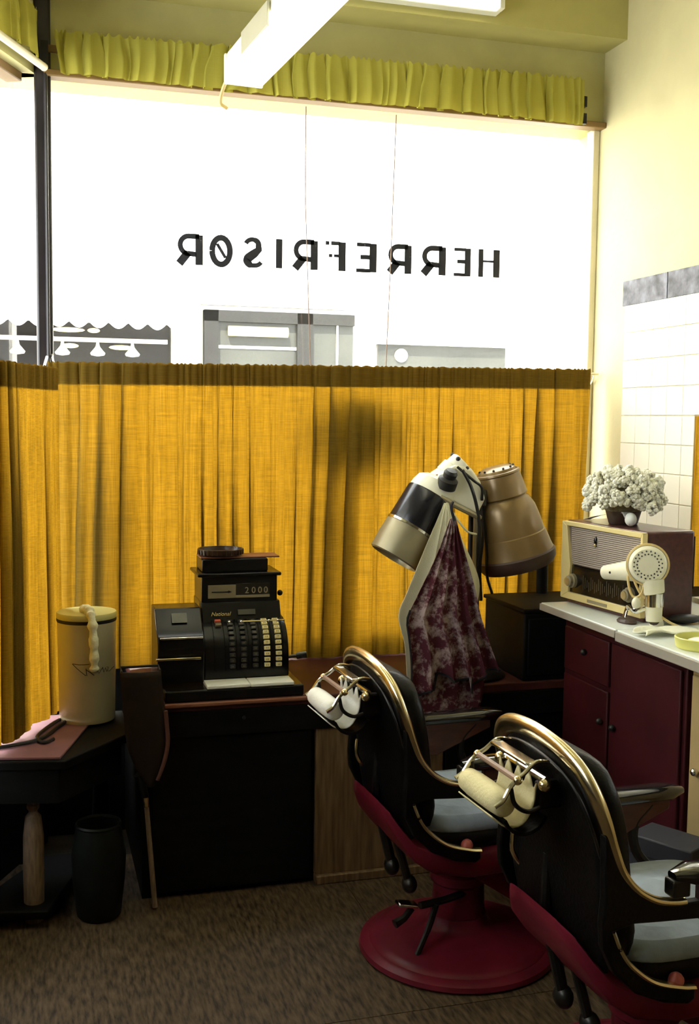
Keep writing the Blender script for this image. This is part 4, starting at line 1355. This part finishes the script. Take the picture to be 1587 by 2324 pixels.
dk = thing('low_cabinet', 'dark low cabinet on the podium behind the tan hood dryer', 'cabinet', (1.80, 3.72, PZ))
MB().box((-0.155, -0.255, 0.0), (0.32, 0.09, 0.24)).build('body', 'blackwood', dk, bevel=0.006)
MB().box((-0.16, -0.26, 0.24), (0.33, 0.10, 0.255)).build('cabinet_top', 'blackwood', dk, bevel=0.004)
MB().box((-0.14, -0.261, 0.02), (0.08, -0.253, 0.22)).build('door', 'blackwood', dk, bevel=0.003)
MB().box((0.09, -0.261, 0.02), (0.31, -0.253, 0.22)).build('door', 'blackwood', dk, bevel=0.003)
MB().cyl((0.068, 0.07, 0.255), (0.068, 0.07, 0.46), 0.022, n=12).build('upright', 'blackwood', dk)

# =================================================================== WORKTOP AND CABINET
CZ = 0.935
wt1 = thing('worktop', 'pale blue grey worktop section under the radio', 'worktop', (1.93, 3.13, CZ))
MB().box((-0.258, -0.235, -0.022), (0.268, 0.265, 0.0)).build('slab', 'countertop', wt1, bevel=0.003)
MB().box((-0.262, -0.235, -0.026), (-0.256, 0.268, -0.003)).build('edging', 'counteredge', wt1, bevel=0.002)
wt2 = thing('worktop', 'white worktop section with thick pale edge holding the yellow dish', 'worktop', (1.93, 2.0, CZ))
MB().box((-0.255, -1.2, -0.032), (0.268, 0.890, 0.0)).build('slab', 'countertop', wt2, bevel=0.003)
MB().box((-0.263, -1.2, -0.034), (-0.254, 0.890, -0.004)).build('edging', 'counteredge', wt2, bevel=0.003)

cbn = thing('red_cabinet', 'dark red painted cabinet with drawer and doors under the worktop', 'cabinet', (1.98, 3.0, 0))
MB().box((-0.225, -0.36, 0.05), (0.228, 0.37, 0.90)).build('body', 'redcab', cbn, bevel=0.004)
MB().box((-0.20, -0.36, 0.0), (0.228, 0.37, 0.05)).build('plinth', 'blackwood', cbn)
dr = MB().box((-0.237, 0.055, 0.715), (-0.225, 0.352, 0.862)).build('drawer', 'redcab', cbn, bevel=0.004)
MB().sphere((-0.246, 0.20, 0.800), 0.011, 10, 8).build('knob', 'rubber', dr)
dd = MB().box((-0.237, 0.055, 0.07), (-0.225, 0.352, 0.700)).build('door', 'redcab', cbn, bevel=0.004)
MB().sphere((-0.246, 0.085, 0.60), 0.011, 10, 8).build('knob', 'rubber', dd)
dd = MB().box((-0.237, -0.345, 0.07), (-0.225, 0.040, 0.862)).build('door', 'redcab', cbn, bevel=0.004)
MB().sphere((-0.246, 0.005, 0.60), 0.011, 10, 8).build('knob', 'rubber', dd)
bc = thing('beige_cabinet', 'beige painted cabinet standing next to the dark red cabinet', 'cabinet', (1.98, 2.1, 0))
MB().box((-0.225, -1.2, 0.05), (0.228, 0.515, 0.90)).build('body', 'beigecab', bc, bevel=0.004)
MB().box((-0.20, -1.2, 0.0), (0.228, 0.515, 0.05)).build('plinth', 'blackwood', bc)
for k in range(3):
    d_ = MB().box((-0.237, 0.50 - 0.55 * (k + 1) + .01, 0.07), (-0.225, 0.50 - 0.55 * k, 0.862)).build('door', 'beigecab', bc, bevel=0.004)
    MB().sphere((-0.246, 0.50 - 0.55 * k - .04, 0.60), 0.011, 10, 8).build('knob', 'chrome', d_)

mr = thing('wall_mirror', 'tall wall mirror fixed on the white tiles above the worktop', 'mirror', (XW - 0.02, 2.6, CZ + 0.02))
MB().box((-0.003, -1.0, 0.0), (0.003, 0.700, 0.62)).build('mirror_glass', 'mirror', mr, smooth=0)
MB().box((-0.004, 0.700, 0.0), (0.006, 0.706, 0.62)).build('edge_strip', 'mirrorframe', mr)
MB().box((-0.004, -1.0, 0.62), (0.006, 0.706, 0.626)).build('edge_strip', 'mirrorframe', mr)

# =================================================================== RADIO
RW, RH, RD = 0.445, 0.283, 0.185
ra = thing('table_radio', 'mahogany table radio with ivory front surround on the worktop', 'radio', (1.785, 3.185, CZ), -math.pi / 2 + R(5.8))
# local: x to the right of the front (towards the camera side), y into the cabinet; front at y = 0
MB().box((-RW / 2, 0.004, 0.012), (RW / 2, RD, RH)).build('cabinet', 'radiowood', ra, bevel=0.008, seg=3)
MB().box((-RW / 2 + .012, 0.006, 0.0), (RW / 2 - .012, RD - 0.01, 0.014)).build('foot', 'radiowood', ra, bevel=0.003)
# ivory surround: four tapered bars
sur = [([(-RW / 2, 0.016), (RW / 2, 0.016), (RW / 2 - 0.010, 0.040), (-RW / 2 + 0.045, 0.040)], 'lower'), ([(-RW / 2, RH - 0.004), (RW / 2, RH - 0.004), (RW / 2 - 0.010, RH - 0.020), (-RW / 2 + 0.028, RH - 0.018)], 'upper'),
       ([(-RW / 2, 0.016), (-RW / 2 + 0.045, 0.040), (-RW / 2 + 0.055, 0.13), (-RW / 2 + 0.028, RH - 0.018), (-RW / 2, RH - 0.004)], 'left'),
       ([(RW / 2, 0.016), (RW / 2 - 0.010, 0.040), (RW / 2 - 0.010, RH - 0.020), (RW / 2, RH - 0.004)], 'right')]
for poly, nm in sur:
    MB().prism(poly, -0.014, 0.006, 'y').build('surround', 'radiocream', ra, bevel=0.002)
MB().box((-RW / 2 + 0.025, -0.003, 0.135), (RW / 2 - 0.010, 0.006, RH - 0.018)).build('grille', 'grille', ra, smooth=0)
gb = None
for k in range(19):
    z = 0.140 + k * 0.0066
    if gb is None:
        gb = MB().box((-RW / 2 + 0.045, -0.0045, -0.0016), (RW / 2 - 0.011, -0.003, 0.0016)).build('grille_slat', 'grillebar', ra, smooth=0)
        gb.location = (0, 0, z)
    else:
        share(gb, 'grille_slat', ra, (0, 0, z))
MB().sphere((-0.035, -0.006, 0.225), (0.007, 0.005, 0.019), 12, 8).build('emblem', 'dial', ra)
MB().sphere((-0.033, -0.009, 0.214), (0.0045, 0.004, 0.006), 10, 6).build('emblem', 'gold', ra)
MB().box((-RW / 2 + 0.045, -0.005, 0.038), (RW / 2 - 0.010, 0.006, 0.133)).build('dial', 'dial', ra, smooth=0)
for k in range(26):
    x = -0.10 + k * 0.011
    MB().box((x, -0.0056, 0.055 + 0.006 * (k % 3)), (x + 0.0016, -0.0048, 0.105 - 0.006 * (k % 4))).build('dial_mark', 'dialmark', ra, smooth=0)
for x in (-0.158, 0.16):
    kn = MB().lathe([(0.024, 0.0), (0.024, 0.010), (0.018, 0.012), (0.018, 0.022), (0.012, 0.026), (0.0, 0.026)], 24, axis_matrix((x, -0.005, 0.080), (x, -0.03, 0.080))).build('tuning_knob', 'plate', ra)
    MB().lathe([(0.0135, 0.0255), (0.0130, 0.0285), (0.0, 0.029)], 20, axis_matrix((x, -0.005, 0.080), (x, -0.03, 0.080))).build('knob_cap', 'gold', kn)
MB().box((-0.06, -0.0155, 0.022), (0.05, -0.0135, 0.032)).build('name_strip', 'plate', ra, smooth=0)

# =================================================================== FLOWERS
RT = CZ + RH
fb = thing('flower_bowl', 'dried cream flowers in a small dark bowl on top of the radio', 'flowers', (1.872, 3.215, RT + 0.0005))
MB().lathe([(0.0, 0.0), (0.045, 0.0), (0.048, 0.006), (0.060, 0.05), (0.056, 0.05), (0.040, 0.015), (0.0, 0.012)], 28).build('bowl', 'bowl', fb)
MB().lathe([(0.0, 0.03), (0.05, 0.035), (0.085, 0.07), (0.09, 0.11), (0.06, 0.15), (0.0, 0.165)], 20).build('stem_mass', mat('dry_olive_stems', (0.20, 0.16, 0.08), .9, bump=.5, bscale=80), fb)
fm = MB()
rr = random.Random(11)
for k in range(22):
    d = Vector((rr.gauss(0, 1), rr.gauss(0, 1), rr.gauss(0, 1))).normalized()
    fm.sphere(d * 0.0115, rr.uniform(0.005, 0.0085), 6, 4)
fsrc = fm.build('flower_head', 'flower', fb, smooth=80)
cnt = 0
pts = []
while len(pts) < 150:
    d = Vector((rr.gauss(0, 1), rr.gauss(0, 1), rr.gauss(0.25, 0.9)))
    d.normalize()
    if d.z < -0.45:
        continue
    p = Vector((d.x * 0.112, d.y * 0.128, 0.098 + d.z * (0.078 if d.z > 0 else 0.06))) * 1.0
    p += Vector((rr.uniform(-.008, .008), rr.uniform(-.008, .008), rr.uniform(-.01, .008)))
    if any((p - q).length < 0.0125 for q in pts):
        cnt += 1
        if cnt > 4000:
            break
        continue
    pts.append(p)
pts += [Vector((-.05, 0.155, 0.055)), Vector((-0.06, 0.135, 0.045)), Vector((0.02, -.14, 0.06))]
for i, p in enumerate(pts):
    s_ = rr.uniform(0.8, 1.25)
    if i == 0:
        fsrc.location = p
    else:
        share(fsrc, 'flower_head', fb, p, (rr.uniform(0, 6), rr.uniform(0, 6), rr.uniform(0, 6)), (s_, s_, s_))


def rbn(pts, w, up=(0, 0, 1)):
    P = catmull(pts, 6)
    n = len(P) - 1

    def f(u, v):
        i = min(n, int(round(v * n)))
        d = (P[min(n, i + 1)] - P[max(0, i - 1)]).normalized()
        s = d.cross(Vector(up)).normalized()
        return P[i] + s * (u - .5) * w
    return MB().grid(f, 3, n)


rbn([(-0.02, 0.045, 0.03), (-0.045, 0.075, 0.022), (-0.055, 0.11, 0.012), (-0.06, 0.135, 0.004)], 0.028).build('ribbon', 'ribbon', fb, solid=.001)
rbn([(-0.02, -0.045, 0.035), (-0.03, -0.065, 0.045), (-0.035, -0.09, 0.03), (-0.03, -0.10, 0.006)], 0.026).build('ribbon', 'ribbon', fb, solid=.001)
MB().sphere((-0.03, -0.098, 0.024), (0.018, 0.022, 0.022), 14, 10).build('bauble', 'marble', fb)

# =================================================================== HAND DRYER ON ITS STAND
hd = thing('hand_dryer', 'ivory hand hair dryer resting on a chrome stand before the radio', 'hair dryer', (1.80, 2.95, CZ))
HO = Vector((1.80, 2.95, CZ))


def hl(x, y, z):
    return (x - HO.x, y - HO.y, z - HO.z)


ctr = Vector(hl(1.775, 2.90, 1.128))
face = Vector((-0.45, -0.89, 0.05)).normalized()
Dm = axis_matrix(ctr - face * 0.036, ctr + face)
MB().lathe([(0.0, 0.0), (0.040, 0.001), (0.054, 0.010), (0.060, 0.028), (0.060, 0.046), (0.055, 0.060), (0.047, 0.066), (0.0, 0.067)], 36, Dm).build('drum', 'hdwhite', hd)
MB().lathe([(0.0605, 0.042), (0.064, 0.045), (0.064, 0.053), (0.058, 0.056)], 36, Dm, caps=False).build('drum_band', 'cordyellow', hd)
for k in range(20):
    a = 2 * math.pi * k / 20
    for rad in (0.032, 0.041):
        a2 = a + (0.15 if rad > .035 else 0)
        MB().sphere(Dm @ Vector((rad * math.cos(a2), rad * math.sin(a2), 0.0665)), 0.0026, 6, 4).build('vent_hole', 'rubber', hd)
nz0 = ctr + Vector((-0.01, 0.035, -0.022))
nz1 = Vector(hl(1.728, 3.065, 1.082))
MB().tube([nz0, nz0 * .55 + nz1 * .45, nz1], [0.036, 0.029, 0.022], 20).build('nozzle', 'hdwhite', hd)
MB().sphere(nz0 * .3 + nz1 * .7 + Vector((-0.024, -.012, 0)), 0.004, 8, 6).build('screw', 'rubber', hd)
hb0 = ctr + Vector((0.012, -0.012, -0.045))
MB().tube([hb0, hb0 + Vector((0.003, -0.004, -0.035)), hb0 + Vector((0.004, -0.005, -0.042))], [0.034, 0.032, 0.030], 20).build('handle_neck', 'hdwhite', hd)
MB().tube([hb0 + Vector((0.004, -0.005, -0.040)), hb0 + Vector((0.004, -0.006, -0.080))], [0.029, 0.029], 24).build('chrome_collar', 'chrome', hd)
MB().tube([hb0 + Vector((0.004, -0.006, -0.080)), hb0 + Vector((0.004, -0.008, -0.125))], [0.026, 0.023], 20).build('handle', 'hdwhite', hd)
MB().sphere(hb0 + Vector((-0.045, 0.012, -0.072)), (.014, .014, .019), 12, 8).build('switch_knob', 'hdwhite', hd)
MB().tube(catmull([hb0 + Vector((-0.02, 0, -0.085)), hb0 + Vector((-0.05, 0.015, -0.095)), hl(1.765, 2.985, 0.985), hl(1.760, 2.995, 0.952)], 6), 0.009, 8, flat=.5).build('stand_bracket', 'chrome', hd)
MB().lathe([(0.0, 0.0), (0.036, 0.0), (0.038, 0.005), (0.03, 0.012), (0.0, 0.014)], 24, Matrix.Translation(hl(1.765, 2.99, CZ)), sx=.7, sy=1.1).build('stand_foot', 'dryerdark', hd)
MB().lathe([(0.021, 0.0), (0.022, 0.004), (0.018, 0.022), (0.010, 0.034), (0.0, 0.036)], 20, Matrix.Translation(hl(1.832, 2.93, CZ))).build('rubber_foot', 'hdwhite', hd)
MB().cyl(hl(1.832, 2.93, CZ + 0.03), hb0 + Vector((0.004, -0.008, -0.120)), 0.012, 0.018, 12).build('stand_post', 'dryerdark', hd)
for pts, r in (([(1.755, 2.94, 1.135), (1.745, 2.925, 1.085), (1.755, 2.90, 1.04), (1.772, 2.885, 1.02), (1.79, 2.88, .99), (1.83, 2.86, .958), (1.86, 2.83, .944), (1.885, 2.82, .941)], .004),
               ([(1.75, 2.95, 1.15), (1.732, 2.935, 1.08), (1.738, 2.915, 1.03), (1.755, 2.895, 1.04), (1.76, 2.89, 1.09), (1.755, 2.91, 1.13)], .004),
               ([(1.80, 2.92, 1.02), (1.802, 2.918, .98), (1.812, 2.915, .95), (1.82, 2.912, .943)], .004)):
    MB().tube(catmull([hl(*p) for p in pts], 7), r, 7).build('cord', 'cordyellow', hd)

# =================================================================== SMALL THINGS ON THE WORKTOP
ds_ = thing('yellow_dish', 'round pale yellow dish near the worktop edge', 'dish', (1.765, 2.60, CZ))
MB().lathe([(0.0, 0.0), (0.062, 0.0), (0.066, 0.004), (0.070, 0.030), (0.066, 0.032), (0.061, 0.010), (0.0, 0.008)], 36).build('dish_wall', 'yellowdish', ds_)
MB().sphere((0.01, 0, 0.016), (0.045, 0.045, 0.012), 20, 8).build('soap', 'marble', ds_)


def clothf(u, v):
    x = -0.02 + 0.20 * u + 0.01 * math.sin(v * 7)
    y = -0.035 + 0.075 * v + 0.02 * math.sin(u * 5)
    z = 0.006 + 0.008 * abs(math.sin(u * 6 + v * 4)) + 0.004 * math.sin(v * 9)
    return (x, y, z)


ct = MB().grid(clothf, 30, 16).build('folded_cloth', 'whitecloth', smooth=70, solid=0.004)
ct.location = (1.70, 2.775, CZ + 0.003)
tag(ct, 'crumpled white cloth lying before the hand dryer stand', 'cloth')
hbsh = thing('hair_brush', 'black oval hair brush lying behind the hand dryer cord', 'brush', (1.93, 2.93, CZ))
MB().sphere((0, 0, 0.016), (0.06, 0.030, 0.014), 18, 10).build('brush_head', 'rubber', hbsh)
MB().tube([(0.05, 0.0, 0.014), (0.10, -0.02, 0.012), (0.15, -0.04, 0.010)], [.012, .010, .009], 10).build('brush_handle', 'rubber', hbsh)
bt = thing('metal_cup', 'small metal cup on the worktop under the mirror', 'cup', (1.945, 2.76, CZ))
MB().lathe([(0.0, 0.0), (0.026, 0.0), (0.027, 0.003), (0.028, 0.05), (0.025, 0.05), (0.024, 0.005), (0.0, 0.005)], 24).build('cup_body', 'darkmetal', bt)
MB().lathe([(0.0275, 0.044), (0.0295, 0.047), (0.0275, 0.052), (0.0245, 0.05)], 24, caps=False).build('cup_rim', 'brass', bt)

bx = thing('card_box', 'slate grey card box between barber chair and red cabinet', 'box', (1.63, 2.50, 0), R(28))
MB().box((-0.058, -0.09, 0.0), (0.058, 0.09, 0.44)).build('carton', 'slate', bx, bevel=0.004)
MB().box((-0.061, -0.093, 0.40), (0.061, 0.093, 0.452)).build('lid', 'slate', bx, bevel=0.004)
